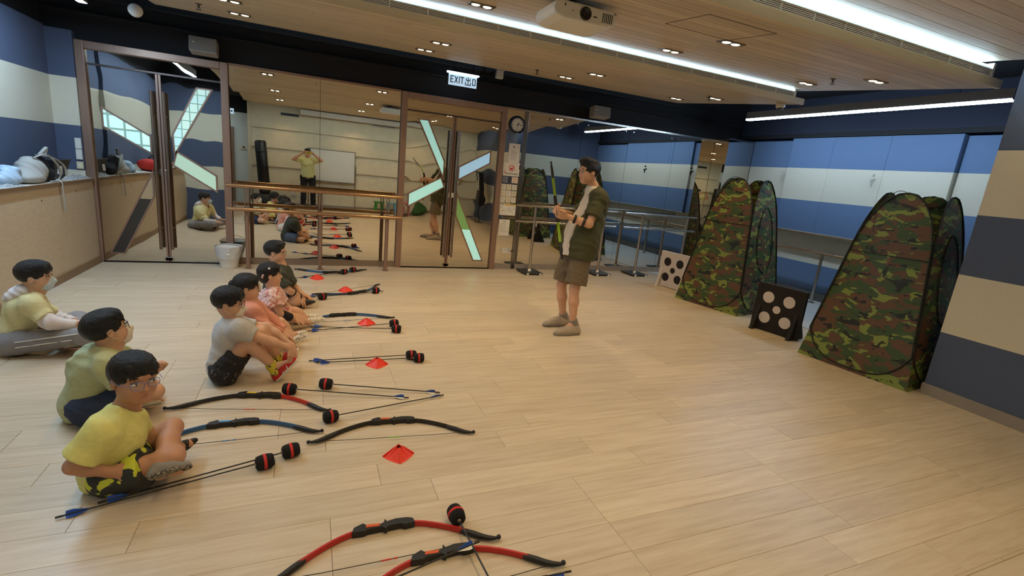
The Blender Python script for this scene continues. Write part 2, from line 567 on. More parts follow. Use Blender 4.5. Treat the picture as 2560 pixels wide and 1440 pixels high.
DOORS = [
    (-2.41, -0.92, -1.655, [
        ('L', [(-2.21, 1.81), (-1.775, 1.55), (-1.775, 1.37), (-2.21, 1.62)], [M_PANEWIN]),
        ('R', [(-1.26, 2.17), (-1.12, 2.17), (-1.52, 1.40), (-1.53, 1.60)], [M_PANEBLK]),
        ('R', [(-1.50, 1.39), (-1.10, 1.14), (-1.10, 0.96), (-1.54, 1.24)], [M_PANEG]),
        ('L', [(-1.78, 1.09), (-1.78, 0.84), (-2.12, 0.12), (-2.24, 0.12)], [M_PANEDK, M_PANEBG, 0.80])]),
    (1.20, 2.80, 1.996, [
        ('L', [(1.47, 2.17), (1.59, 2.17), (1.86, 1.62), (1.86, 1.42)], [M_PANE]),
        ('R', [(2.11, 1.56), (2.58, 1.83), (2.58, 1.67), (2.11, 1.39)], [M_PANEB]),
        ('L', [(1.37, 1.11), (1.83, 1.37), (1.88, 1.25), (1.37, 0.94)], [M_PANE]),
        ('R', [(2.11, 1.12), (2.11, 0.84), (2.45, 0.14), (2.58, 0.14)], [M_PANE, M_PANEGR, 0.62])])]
for di, (xa, xb, xm, wins) in enumerate(DOORS):
    d = thing('door_%d' % (di + 1), None, None, (xm, 0, 0), kind='structure')
    jw = 0.085
    for x0, x1, z0, z1, nm in ((xa, xa + jw, 0, 2.52, 'jamb'), (xb - jw, xb, 0, 2.52, 'jamb'), (xa + jw, xb - jw, 2.52 - jw, 2.52, 'frame_head')):
        MB().box((x0, -0.05, z0), (x1, 0.03, z1)).build(nm, M_BRONZE, d, 0.006)
    MB().box((xa + jw, -0.012, 2.275), (xb - jw, 0.03, 2.295)).build('transom_bar', mat('dark_bronze', (98, 84, 78), 0.35, 0.7), d)
    MB().box((xa + jw, 0.0, 2.297), (xb - jw, 0.028, 2.433)).build('transom_pane', M_MIRDOOR, d)
    MB().box((xa + jw, -0.035, 0), (xb - jw, 0.02, 0.006)).build('sill', M_BLKM, d)
    leaf = {}
    for sd, x0, x1 in (('L', xa + jw + 0.004, xm - 0.004), ('R', xm + 0.004, xb - jw - 0.004)):
        lf = MB().box((x0, 0.0, 0.012), (x1, 0.03, 2.272)).build('door_leaf', M_MIRDOOR, d)
        leaf[sd] = lf
        st = MB()
        ex = x1 if sd == 'L' else x0
        st.box((ex - (0.022 if sd == 'L' else 0), -0.008, 0.012), (ex + (0 if sd == 'L' else 0.022), 0.0, 2.272))
        st.build('stile', M_BRONZE, lf)
        hx = xm - 0.063 if sd == 'L' else xm + 0.06
        MB().cyl((hx, -0.075, 0.185), (hx, -0.075, 2.08), 0.017, 12).build('pull_handle', mat('handle_bronze', (140, 124, 114), 0.3, 0.9), lf)
        for hz in (0.45, 1.8):
            MB().cyl((hx, -0.07, hz), (hx, 0.0, hz), 0.011, 8).build('handle_bracket', M_BRONZE, lf)
        MB().box((ex - 0.045, -0.012, 0.03), (ex + 0.045, 0.0, 0.07)).build('floor_bolt', M_STEEL, lf, 0.004)
        kx = ex + (-0.03 if sd == 'L' else 0.03)
        MB().box((kx - 0.017, -0.01, 1.10), (kx + 0.017, 0.0, 1.17)).build('lock_plate', M_PLASTIC if di else M_STEEL, lf, 0.002)
    for sd, pts, ms in wins:
        out = poly_frame(pts, 0.018); fr = MB()
        n = len(pts)
        for i in range(n):
            j = (i + 1) % n
            fr.prism([(pts[i][0], -0.012, pts[i][1]), (pts[j][0], -0.012, pts[j][1]), (out[j][0], -0.012, out[j][1]), (out[i][0], -0.012, out[i][1])], (0, 0.012, 0))
        f = fr.build('window_frame', M_BRONZE, leaf[sd])
        if len(ms) == 1:
            MB().prism([(x, -0.006, z) for x, z in pts], (0, 0.006, 0)).build('window_pane', ms[0], leaf[sd])
        else:
            zc = ms[2]

            def clip(keep_low):
                res = []
                for i in range(n):
                    a, b = pts[i], pts[(i + 1) % n]
                    ia, ib = (a[1] <= zc) == keep_low, (b[1] <= zc) == keep_low
                    if ia:
                        res.append(a)
                    if ia != ib:
                        t = (zc - a[1]) / (b[1] - a[1]); res.append((a[0] + (b[0] - a[0]) * t, zc))
                return res
            for low, mm in ((True, ms[0]), (False, ms[1])):
                MB().prism([(x, -0.006, z) for x, z in clip(low)], (0, 0.006, 0)).build('window_pane', mm, leaf[sd])

# ---- left wall with its ledge
wl_ = struct('wall_left', MB().box((XL - 0.5, -4.7, 0), (XL, -0.06, 0.985)), M_TAN)
MB().box((XL - 0.5, -4.7, 0.985), (XL + 0.012, -0.06, 1.01)).build('ledge_top', mat('ledge_laminate', (222, 214, 200), 0.4), wl_)
MB().box((XL + 0.012, -4.7, 0.978), (XL + 0.018, -0.06, 1.012)).build('ledge_edge', mat('brown_edge_band', (128, 98, 66), 0.5), wl_)
MB().box((XL, -4.7, 0), (XL + 0.014, -0.09, 0.085)).build('skirting', mat('brown_skirting', (140, 112, 80), 0.5, noise=(8, 0.1)), wl_)
for y, z in ((-0.55, 0.9), (-1.32, 0.86), (-2.2, 0.88), (-3.2, 0.86)):
    MB().cyl((XL, y, z), (XL + 0.003, y, z), 0.007, 8).build('screw_cap', M_INK, wl_)
MB().box((XLU - 0.3, -1.33, 1.01), (XLU, -0.06, 2.62)).build('wall_panel', M_BAND, wl_)
MB().box((XLU - 0.3, -2.55, 1.01), (XLU + 0.045, -1.37, 2.62)).build('wall_panel', M_BAND, wl_)
MB().box((XLU - 0.3, -2.93, 1.01), (XLU + 0.02, -2.56, 2.62)).build('wall_panel', M_BAND, wl_)
MB().box((XLU - 0.3, -4.7, 1.01), (XLU, -2.94, 2.62)).build('wall_panel', M_BAND, wl_)
MB().box((XLU - 0.3, -4.7, 2.62), (XLU - 0.02, -0.06, ZC)).build('upper_wall', M_BLACK, wl_)
MB().box((XLU - 0.3, -0.06, 0), (-2.413, 0.03, 2.6)).build('wall_return', M_BAND, wl_)
# partition on the left near the camera, cream pilaster and the lobby behind it
wp = struct('wall_partition', MB().box((XL - 3.6, -4.95, 0), (-1.6, -4.7, 2.6)), M_BAND)
MB().box((XL - 3.6, -4.95, 2.6), (-1.6, -4.7, ZC)).build('upper_wall', M_BLACK, wp)
lob = struct('wall_lobby', MB().box((-6.2, -9.0, 0), (-1.45, -8.8, 2.45)), mat('white_wall', (226, 230, 226), 0.7))
MB().box((-6.2, -9.0, 2.45), (-1.45, -8.8, ZC)).build('upper_wall', M_BLACK, lob)
MB().box((-1.55, -8.8, 0), (-1.452, YB - 0.02, ZC)).build('wall_end', M_CREAM, lob)
MB().box((-6.3, -9.6, 0), (-6.2, 0.1, ZC)).build('side_wall', M_CREAM, lob)
lobd = thing('door_3', None, None, (-2.3, -8.8, 0), kind='structure')
for x0, x1, z0, z1, nm in ((-2.62, -2.54, 0, 2.05, 'jamb'), (-2.02, -1.94, 0, 2.05, 'jamb'), (-2.54, -2.02, 1.97, 2.05, 'frame_head')):
    MB().box((x0, -8.8, z0), (x1, -8.74, z1)).build(nm, M_BRONZE, lobd, 0.005)
MB().box((-2.54, -8.795, 0), (-2.02, -8.775, 1.97)).build('door_leaf', mat('dark_glass', (28, 32, 38), 0.1), lobd)

# ---- right side: near wall, recess with the blue panels
wr1 = struct('wall_right', MB().box((XR1, YB, 0), (XR1 + 0.25, YC, 2.86)), M_BAND)
MB().box((XR1 - 0.012, YB, 0), (XR1, YC + 0.012, 0.098)).build('skirting', M_SKIRT, wr1)
MB().box((XR1, YC, 0), (XR1 + 0.25, YC + 0.012, 0.098)).build('skirting', M_SKIRT, wr1)
MB().box((XR1, YB, 2.86), (XR1 + 0.25, YC, ZC)).build('upper_wall', M_NAVY, wr1)
struct('wall_recess_side', MB().box((XR1 + 0.25, YC - 0.2, 0), (XR2 + 0.2, YC - 0.001, ZC)), M_BAND)
wr2 = struct('wall_recess', MB().box((XR2, YC, 0), (XR2 + 0.2, 0.03, 2.6)), M_BANDR)
MB().box((XR2, YC, 2.6), (XR2 + 0.2, 0.03, ZC)).build('upper_wall', M_NAVY, wr2)
for ya, yb, dx, zt in ((-1.17, -0.35, 0.0, 2.555), (-1.905, -1.175, 0.05, 2.585), (-2.73, -1.908, 0.05, 2.585), (-3.57, -2.733, 0.05, 2.585), (-4.4, -3.60, 0.0, 2.565), (YC, -4.403, 0.0, 2.565)):
    MB().box((XR2 - 0.15 - dx, ya, 1.085), (XR2, yb, zt)).build('wall_panel', M_BANDR, wr2, 0.002)
MB().box((XR2 - 0.2, YC, 1.065), (XR2, -0.02, 1.083)).build('panel_rail', M_STEEL, wr2)
MB().box((XR2 - 0.2, YC, 2.595), (XR2, 0.0, 2.66)).build('panel_track', M_BLACK, wr2)
MB().box((XR2 - 0.02, YC, 0), (XR2, -0.02, 0.13)).build('skirting', mat('dark_skirting', (92, 88, 86), 0.5), wr2)
MB().box((XR2 - 0.16, YC, 2.66), (XR2, 0.0, 2.9)).build('pelmet', M_NAVY, wr2)
MB().cyl((XR2 - 0.165, -3.95, 2.76), (XR2 - 0.155, -3.95, 2.76), 0.02).build('screw_cap', M_STEEL, wr2)

# ---- wall behind the camera: lapped cream boards
wf = struct('wall_front', MB().box((-1.45, YB - 0.25, 0), (XR1 + 0.2, YB - 0.05, ZC)), M_CREAM)
lap_z = [0.09, 0.57, 1.075, 1.585, 2.105, 2.66]
for i in range(5):
    z0, z1 = lap_z[i], lap_z[i + 1]
    for xa, xb in ((-1.45, 0.137), (0.141, 2.6), (2.604, XR1)):
        MB().add([(xa, YB - 0.05, z0), (xb, YB - 0.05, z0), (xb, YB - 0.05, z1), (xa, YB - 0.05, z1), (xa, YB + 0.012, z0), (xb, YB + 0.012, z0), (xb, YB - 0.04, z1), (xa, YB - 0.04, z1)],
                 [(0, 3, 2, 1), (4, 5, 6, 7), (0, 1, 5, 4), (1, 2, 6, 5), (2, 3, 7, 6), (3, 0, 4, 7)], False).build('wall_board', M_CREAM, wf)
MB().box((-1.45, YB - 0.05, 0), (XR1, YB + 0.015, 0.088)).build('skirting', M_SKIRT, wf)

# ================================================================== CEILING
def _cboard(nt, tc):
    oi = nt.nodes.new('ShaderNodeObjectInfo')
    n = noise_node(nt, tc, 3.0, (0.8, 14, 14), 5)
    g = ramp(nt, n, [(0.3, (190, 172, 146)), (0.7, (212, 196, 170))], 'LINEAR')
    r = nt.nodes.new('ShaderNodeMapRange'); r.inputs[3].default_value = 0.9; r.inputs[4].default_value = 1.06
    nt.links.new(oi.outputs['Random'], r.inputs[0])
    return mixc(nt, 1.0, g, r.outputs[0], 'MULTIPLY')


M_CBOARD = ramp_mat('ceiling_board', _cboard, 0.5)
M_CPANEL = mat('ceiling_panel', (206, 190, 162), 0.5, noise=(3, 0.05, (0.6, 8, 8)))
ceil = struct('ceiling', MB().box((-6.2, -9.6, ZC), (XR2 + 0.2, 0.2, ZC + 0.1)), M_BLACK)
SEGS = [((-0.84, 2.862), (-3.02, 2.656)), ((-2.94, 2.814), (-4.83, 2.634)), ((-4.75, 2.812), (-6.66, 2.632)), ((-6.58, 2.81), (YB + 0.02, 2.72))]
CX0, CX1 = -1.45, 5.30
BW = 0.118
for si, ((y0, z0), (y1, z1)) in enumerate(SEGS):
    L = math.hypot(y1 - y0, z1 - z0); ty, tz = (y1 - y0) / L, (z1 - z0) / L; ny, nz = tz, -ty      # n points up
    if nz < 0:
        ny, nz = -ny, -nz
    cx1 = CX1 if si < 2 else XR1 - 0.02
    up = 0.05
    slab = MB().add([(x, y + ny * h, z + nz * h) for x in (CX0, cx1) for (y, z) in ((y0, z0), (y1, z1)) for h in (0.012, up)],
                    [(0, 1, 3, 2), (4, 6, 7, 5), (0, 4, 5, 1), (2, 3, 7, 6), (0, 2, 6, 4), (1, 5, 7, 3)], False)
    cp = struct('ceiling_panel', slab, M_CPANEL)
    rows = int(L / BW)
    bw = L / rows
    rr = random.Random(si)
    nb = rows if si < 2 else (9 if si == 2 else 0)
    for i in range(nb):
        cuts = [CX0] + sorted(rr.uniform(CX0 + 1, cx1 - 1) for _ in range(2)) + [cx1]
        for a, b in zip(cuts[:-1], cuts[1:]):
            g = 0.0022
            s0, s1 = i * bw + g, (i + 1) * bw - g
            vs = [(x, y0 + ty * s + ny * h, z0 + tz * s + nz * h) for x in (a + g / 2, b - g / 2) for s in (s0, s1) for h in (0.0, 0.012)]
            MB().add(vs, [(0, 1, 3, 2), (4, 6, 7, 5), (0, 4, 5, 1), (2, 3, 7, 6), (0, 2, 6, 4), (1, 5, 7, 3)], False).build('board', M_CBOARD, cp)
    if nb < rows:
        s0 = nb * bw
        MB().add([(x, y0 + ty * s + ny * h, z0 + tz * s + nz * h) for x in (CX0, cx1) for s in (s0, L) for h in (0.0, 0.012)],
                 [(0, 1, 3, 2), (4, 6, 7, 5), (0, 4, 5, 1), (2, 3, 7, 6), (0, 2, 6, 4), (1, 5, 7, 3)], False).build('board_field', M_CPANEL, cp)
    # fascia, vent grille and cove light on the step that follows
    if si < 3:
        ye, ze = y1, z1
        gx1 = cx1 - 0.16
        MB().box((CX0, ye - 0.004, ze), (cx1 + 0.02, ye + 0.03, ze + 0.066)).build('fascia', M_CPANEL, cp)
        MB().box((CX0, ye + 0.03, ze + 0.066), (gx1, ye + 0.04, ze + 0.13)).build('grille_back', M_BLACK, cp)
        for k in range(5):
            zz = ze + 0.070 + k * 0.0105
            MB().box((CX0, ye + 0.006, zz), (gx1, ye + 0.014, zz + 0.0052)).build('grille_slat', M_PLASTIC, cp)
        xx = CX0 + 0.2
        while xx < gx1:
            MB().box((xx, ye + 0.003, ze + 0.068), (xx + 0.008, ye + 0.016, ze + 0.120)).build('grille_divider', M_PLASTIC, cp)
            xx += 0.305
        MB().box((CX0, ye + 0.012, ze + 0.122), (gx1, ye + 0.055, ze + 0.139)).build('cove_diffuser', M_COVEP, cp)
        MB().box((CX0, ye - 0.002, ze + 0.118), (gx1, ye + 0.045, ze + 0.122)).build('cove_shelf', M_PLASTIC, cp)
        MB().box((CX0 + 0.01, ye + 0.014, ze + 0.139), (gx1 - 0.01, ye + 0.05, ze + 0.150)).build('cove_light', M_COVE, cp)
        MB().box((gx1, ye, ze + 0.066), (gx1 + 0.03, ye + 0.06, ze + 0.17)).build('grille_end', M_PLASTIC, cp)
# access hatch outlines let into the second panel
(_y0, _z0), (_y1, _z1) = SEGS[1]
hz = lambda y: _z0 + (_z1 - _z0) * (y - _y0) / (_y1 - _y0) - 0.0015
for (xa, ya), (xb, yb) in (((2.35, -4.18), (2.95, -4.18)), ((2.35, -4.62), (2.95, -4.62)), ((2.35, -4.62), (2.35, -4.18)), ((2.95, -4.62), (2.95, -4.18))):
    MB().prism([(xa - 0.003, ya - 0.003, hz(ya)), (xb + 0.003, ya - 0.003, hz(ya)), (xb + 0.003, yb + 0.003, hz(yb)), (xa - 0.003, yb + 0.003, hz(yb))], (0, 0, 0.0012)).build('hatch_joint', M_INK, bpy.data.objects['ceiling_panel.001'])
# dark track ceiling details at the sides
for k, x in enumerate((-2.3, -1.75)):
    MB().box((x, -4.6, 3.05), (x + 0.05, -0.1, 3.12)).build('ceiling_beam', M_BLACK, ceil)
for k in range(9):
    y = -5.2 - k * 0.4
    MB().box((-6.0, y, 2.85), (-1.6, y + 0.06, 2.95)).build('louvre_slat', mat('dark_louvre', (58, 62, 72), 0.6), ceil)

# ================================================================== SDF MESHER (soft, organic shapes)
class Sdf:
    def __init__(s):
        s.p = []

    def cap(s, a, b, ra, rb=None, k=0.02, flat=None, op='u', cut_a=False, cut_b=False):
        s.p.append(('cap', np.array(a, float), np.array(b, float), ra, ra if rb is None else rb, k, flat, op, cut_a, cut_b))
        return s

    def path(s, pts, rs, k=0.01, **kw):
        for i in range(len(pts) - 1):
            s.cap(pts[i], pts[i + 1], rs[i], rs[i + 1], k, **kw)
        return s

    def ell(s, c, r, ax=None, k=0.02, op='u'):
        r = r if hasattr(r, '__len__') else (r, r, r)
        s.p.append(('ell', np.array(c, float), np.array(r, float), np.array(ax, float) if ax is not None else np.eye(3), k, op))
        return s

    def cut(s, p, n):
        """remove everything on the side n points to"""
        n = np.array(n, float); s.p.append(('cut', np.array(p, float), n / np.linalg.norm(n)))
        return s

    def mesh(s, name, mats, vox=0.006, wrinkle=None, disp=None, smooth_it=1):
        lo = np.full(3, 1e9); hi = -lo
        for q in s.p:
            if q[0] == 'cap' and q[7] == 'u':
                r = max(q[3], q[4]) + q[5]; lo = np.minimum(lo, np.minimum(q[1], q[2]) - r); hi = np.maximum(hi, np.maximum(q[1], q[2]) + r)
            elif q[0] == 'ell' and q[5] == 'u':
                r = q[2].max() + q[4]; lo = np.minimum(lo, q[1] - r); hi = np.maximum(hi, q[1] + r)
        lo = lo - 2 * vox; n = np.ceil((hi - lo) / vox).astype(int) + 3
        ax = [(lo[i] + vox * np.arange(n[i])).astype(np.float32) for i in range(3)]
        F = np.full(n, 0.3, np.float32)
        for q in s.p:
            if q[0] == 'cut':
                g = (ax[0][:, None, None] - q[1][0]) * q[2][0] + (ax[1][None, :, None] - q[1][1]) * q[2][1] + (ax[2][None, None, :] - q[1][2]) * q[2][2]
                np.maximum(F, g.astype(np.float32), out=F)
                continue
            if q[0] == 'cap':
                _, a, b, ra, rb, k, flat, op, ca, cb = q; m = max(ra, rb) * 1.05 + k + 0.02
                l, h = np.minimum(a, b) - m, np.maximum(a, b) + m
            else:
                _, c, r, A, k, op = q; m = r.max() + k + 0.02; l, h = c - m, c + m
            i0 = np.clip(np.floor((l - lo) / vox).astype(int), 0, n - 1); i1 = np.clip(np.ceil((h - lo) / vox).astype(int) + 1, 1, n)
            sl = tuple(slice(i0[i], i1[i]) for i in range(3))
            X, Y, Z = (ax[0][sl[0]][:, None, None], ax[1][sl[1]][None, :, None], ax[2][sl[2]][None, None, :])
            if q[0] == 'cap':
                ba = b - a; L2 = float(ba @ ba) + 1e-12
                px, py, pz = X - a[0], Y - a[1], Z - a[2]
                traw = (px * ba[0] + py * ba[1] + pz * ba[2]) / L2
                t = np.clip(traw, 0, 1)
                vx, vy, vz = px - t * ba[0], py - t * ba[1], pz - t * ba[2]
                d2 = vx * vx + vy * vy + vz * vz
                if flat is not None:
                    nn = np.array(flat[0], float); nn /= np.linalg.norm(nn)
                    dn = vx * nn[0] + vy * nn[1] + vz * nn[2]
                    d2 = d2 + dn * dn * (1 / flat[1] ** 2 - 1)
                d = np.sqrt(d2) - (ra + (rb - ra) * t)
                Ln = math.sqrt(L2)
                if ca:
                    d = np.maximum(d, -traw * Ln)
                if cb:
                    d = np.maximum(d, (traw - 1) * Ln)
            else:
                px, py, pz = X - c[0], Y - c[1], Z - c[2]
                qq = 0
                for j in range(3):
                    e = (px * A[j][0] + py * A[j][1] + pz * A[j][2]) / r[j]; qq = qq + e * e
                d = (np.sqrt(qq) - 1) * r.min()
            f = F[sl]
            if op == 'u':
                hh = np.maximum(k - np.abs(f - d), 0) / k
                F[sl] = np.minimum(f, d) - hh * hh * k * 0.25
            else:
                hh = np.maximum(k - np.abs(-f - d), 0) / k
                F[sl] = -(np.minimum(-f, d) - hh * hh * k * 0.25)
        if wrinkle:
            amp, fr, dr = wrinkle
            dr = np.array(dr, float); dr /= np.linalg.norm(dr)
            X, Y, Z = np.meshgrid(*ax, indexing='ij', sparse=True)
            u = X * dr[0] + Y * dr[1] + Z * dr[2]
            wv = np.sin(fr * u + 2.5 * np.sin(fr * 0.37 * (X - Y) + 1.3) + 2.0 * np.sin(fr * 0.29 * (Y + Z)))
            wv = wv + 0.6 * np.sin(fr * 1.9 * (u + 0.3 * X) + 3 * np.sin(fr * 0.45 * Z + fr * 0.3 * Y))
            F += (amp * wv).astype(np.float32)
        # naive surface nets
        neg = F < 0
        cs = neg[:-1, :-1, :-1].astype(np.int8)
        tot = np.zeros(np.array(n) - 1, np.int8)
        for dx in (0, 1):
            for dy in (0, 1):
                for dz in (0, 1):
                    tot += neg[dx:n[0] - 1 + dx, dy:n[1] - 1 + dy, dz:n[2] - 1 + dz]
        act = np.argwhere((tot > 0) & (tot < 8))
        idx = np.full(np.array(n) - 1, -1, np.int32); idx[act[:, 0], act[:, 1], act[:, 2]] = np.arange(len(act))
        acc = np.zeros((len(act), 3)); cnt = np.zeros(len(act))
        for axis in range(3):
            o1, o2 = [q for q in range(3) if q != axis]
            for a1 in (0, 1):
                for a2 in (0, 1):
                    o = np.zeros(3, int); o[o1], o[o2] = a1, a2
                    e = o.copy(); e[axis] = 1
                    fa = F[act[:, 0] + o[0], act[:, 1] + o[1], act[:, 2] + o[2]]; fb = F[act[:, 0] + e[0], act[:, 1] + e[1], act[:, 2] + e[2]]
                    cr = (fa < 0) != (fb < 0)
                    t = np.where(cr, fa / np.where(cr, fa - fb, 1), 0)
                    p = np.tile(o.astype(float), (len(act), 1)); p[:, axis] = t
                    acc[cr] += p[cr]; cnt[cr] += 1
        V = lo + vox * (act + acc / cnt[:, None])
        quads = []
        for axis in range(3):
            o1, o2 = [(1, 2), (2, 0), (0, 1)][axis]
            sl = [slice(1, -1)] * 3; sl[axis] = slice(0, -1)
            s2 = [slice(1, -1)] * 3; s2[axis] = slice(1, None)
            A0, B0 = neg[tuple(sl)], neg[tuple(s2)]
            for flip in (0, 1):
                e = np.argwhere((A0 & ~B0) if not flip else (~A0 & B0))
                if not len(e):
                    continue
                base = e.copy()
                for q in range(3):
                    if q != axis:
                        base[:, q] += 1
                def cell(d1, d2):
                    c_ = base.copy(); c_[:, o1] -= d1; c_[:, o2] -= d2
                    return idx[c_[:, 0], c_[:, 1], c_[:, 2]]
                qd = np.stack([cell(1, 1), cell(0, 1), cell(0, 0), cell(1, 0)], 1)
                quads.append(qd if not flip else qd[:, ::-1])
        Q = np.concatenate(quads); Q = Q[(Q >= 0).all(1)]
        for _ in range(smooth_it):      # light relaxation takes the voxel steps out
            sm = np.zeros_like(V); ct = np.zeros(len(V))
            for i in range(4):
                a_, b_ = Q[:, i], Q[:, (i + 1) % 4]
                np.add.at(sm, a_, V[b_]); np.add.at(ct, a_, 1); np.add.at(sm, b_, V[a_]); np.add.at(ct, b_, 1)
            V = V * 0.5 + 0.5 * sm / np.maximum(ct, 1)[:, None]
        me = bpy.data.meshes.new(name)
        me.vertices.add(len(V)); me.vertices.foreach_set('co', V.astype(np.float32).ravel())
        me.loops.add(Q.size); me.loops.foreach_set('vertex_index', Q.astype(np.int32).ravel())
        me.polygons.add(len(Q)); me.polygons.foreach_set('loop_start', np.arange(0, Q.size, 4, dtype=np.int32))
        me.polygons.foreach_set('use_smooth', np.ones(len(Q), bool))
        for m_ in (mats if isinstance(mats, (list, tuple)) else [mats]):
            me.materials.append(m_)
        me.update(calc_edges=True); me.validate()
        return me


# ================================================================== LAMPS
def spot(parent, loc, energy, col, size=2.0, blend=0.6, rad=0.04):
    l = bpy.data.lights.new('lamp_light', 'SPOT'); l.energy = energy; l.color = col; l.spot_size = size; l.spot_blend = blend; l.shadow_soft_size = rad
    o = bpy.data.objects.new('lamp_light', l); COL.objects.link(o); o.parent = parent; o.location = loc
    return o


ROWS = [(0, -1.40, 'row closest to the mirrors'), (0, -2.16, 'row before the first air grille'), (1, -3.42, 'row just behind the first cove light'), (1, -4.14, 'row beside the projector'),
        (2, -5.30, 'row just behind the second cove light'), (2, -6.00, 'row above the nearest bows'), (3, -7.02, 'row above the photographer'), (3, -7.75, 'row closest to the whiteboard wall')]
ORD = ['leftmost', 'second from the left', 'third from the left', 'rightmost']
dl0 = None
for si, y, where in ROWS:
    (y0, z0), (y1, z1) = SEGS[si]
    for k, x in enumerate((-0.63, 1.21, 3.02, 4.80)):
        z = z0 + (z1 - z0) * (y - y0) / (y1 - y0)
        ang = math.atan2(z1 - z0, y1 - y0) + math.pi
        lab = 'twin warm downlight in the %s, %s' % (where, ORD[k])
        if dl0 is None:
            dl0 = local_thing('downlight', lab, 'downlight', group='twin ceiling downlights')
            MB().box((-0.095, -0.048, -0.004), (0.095, 0.048, 0.004)).build('housing', M_BLKP, dl0)
            b = MB()
            for a, c in (((-0.1, -0.053), (0.1, -0.047)), ((-0.1, 0.047), (0.1, 0.053)), ((-0.1, -0.053), (-0.094, 0.053)), ((0.094, -0.053), (0.1, 0.053))):
                b.box((a[0], a[1], -0.006), (c[0], c[1], 0.004))
            b.build('trim', mat('downlight_trim', (120, 110, 98), 0.5), dl0)
            for sx in (-0.046, 0.046):
                MB().lathe([(0.0, -0.0085), (0.026, -0.008), (0.034, -0.004)], 14, Matrix.Translation((sx, 0, 0))).build('lamp', M_LAMPW, dl0)
            d = dl0; d.location = (x, y, z - 0.004); d.rotation_euler = (ang, 0, 0)
        else:
            d = dup(dl0, 'downlight', lab, (x, y, z - 0.004), (ang, 0, 0))
            for c in list(d.children):
                if c.type == 'LIGHT':
                    bpy.data.objects.remove(c)
        spot(d, (0, 0, -0.02), E_DOWN * (1.75, 1.05, 0.85, 0.8)[si] * (0.8, 1.05, 1.05, (0.75, 0.5, 0.15, 0.15)[si])[k], WARM)


def led_batten(name, label, x, ya, yb, z, led, flush=True):
    t = thing(name, label, 'lamp', (x, (ya + yb) / 2, z))
    MB().box((x - 0.035, ya, z), (x + 0.035, yb, z + 0.115)).build('housing', mat('grey_lamp_housing', (128, 126, 128), 0.5), t, 0.003)
    if flush:
        MB().box((x - 0.033, ya + 0.005, z - 0.002), (x + 0.033, yb - 0.005, z + 0.002)).build('diffuser', led, t)
    else:
        MB().box((x - 0.036, ya + 0.005, z - 0.012), (x + 0.036, yb - 0.005, z + 0.012)).build('diffuser', led, t)
    MB().box((x - 0.037, (ya + yb) / 2 - 0.006, z - 0.0125), (x + 0.037, (ya + yb) / 2 + 0.006, z + 0.0125)).build('joint', M_GREYP, t)
    for y in (ya + 0.5, yb - 0.5):
        MB().cyl((x, y, z + 0.11), (x, y, ZC), 0.004, 6).build('hanger_wire', M_BLKM, t)
    return t


led_batten('linear_lamp', 'long grey batten lamp glowing cool white over the blue panelled recess', 6.7, -4.33, -0.92, 2.79, M_LED_R, False)
led_batten('linear_lamp', 'long batten lamp glowing cool white above the bag ledge on the left', -2.0, -4.1, -0.96, 2.73, M_LED_L)
for k, (x, ya) in enumerate(((-3.2, -8.3), (-2.3, -8.5), (-4.6, -8.3))):
    led_batten('linear_lamp', 'batten lamp in the slatted lobby ceiling seen in the mirror, %s' % ('second from the cream wall', 'nearest the cream wall', 'farthest from the cream wall')[k], x, ya, ya + 2.6, 2.6, M_LED_LB)

# ================================================================== FITTINGS ON WALLS AND CEILING
t = thing('projector', 'white ceiling projector with dark round lens', 'projector', (1.65, -4.1, 2.7))
pj = Sdf()
for sx in (1.49, 1.83):
    for sy in (-4.22, -4.0):
        pj.cap((sx, sy, 2.575), (sx, sy, 2.625), 0.045, 0.045, 0.001)
b = MB()
pr = [(1.43, 2.60), (1.445, 2.565), (1.50, 2.548), (1.82, 2.548), (1.875, 2.562), (1.895, 2.60), (1.885, 2.640), (1.85, 2.655), (1.47, 2.655), (1.44, 2.640)]
b.prism([(x, -4.26, z) for x, z in pr], (0, 0.30, 0))
b.build('body', M_PLASTIC, t, 0.012)
Ml = Matrix.Translation((1.655, -4.26, 2.60)) @ Matrix.Rotation(math.radians(90), 4, 'X')
MB().lathe([(0.040, 0.0), (0.040, 0.012), (0.030, 0.014), (0.030, 0.004), (0.0, 0.008)], 24, Ml).build('lens', mat('lens_glass', (18, 16, 16), 0.08), t)
for k in range(6):
    MB().box((1.785 + k * 0.014, -4.263, 2.575), (1.790 + k * 0.014, -4.26, 2.632)).build('vent_slot', M_INK, t)
MB().box((1.51, -4.2, 2.655), (1.80, -4.0, 2.668)).build('mount_plate', M_BLKM, t)
MB().cyl((1.62, -4.12, 2.66), (1.62, -4.12, 2.705), 0.03, 12).build('mount_pole', M_BLKM, t)
b = MB(); b.box((1.50, -4.262, 2.62), (1.508, -4.26, 2.635)); b.box((1.56, -4.262, 2.60), (1.566, -4.26, 2.606)); b.box((1.715, -4.2615, 2.592), (1.745, -4.26, 2.599))
b.build('badge', M_INK, t)


def speaker(x, label, sz, tilt):
    t = thing('wall_speaker', label, 'speaker', (x, -0.16, 2.63))
    M = Matrix.Translation((x, -0.17, 2.635)) @ Matrix.Rotation(tilt, 4, 'X')
    MB().box((-sz / 2, -0.09, -0.085), (sz / 2, 0.08, 0.085), M).build('cabinet', mat('speaker_grey', (158, 154, 150), 0.6), t, 0.012)
    MB().box((-sz / 2 + 0.012, -0.094, -0.075), (sz / 2 - 0.012, -0.089, 0.075), M).build('grille', mat('speaker_cloth', (150, 146, 142), 0.9, bump=(900, 0.5)), t)
    MB().box((-sz / 2 + 0.04, -0.096, 0.005), (-sz / 2 + 0.055, -0.093, 0.02), M).build('badge', M_PLASTIC, t)
    MB().box((x - 0.02, -0.09, 2.6), (x + 0.02, 0.03, 2.66)).build('bracket', M_BLKM, t)
    return t


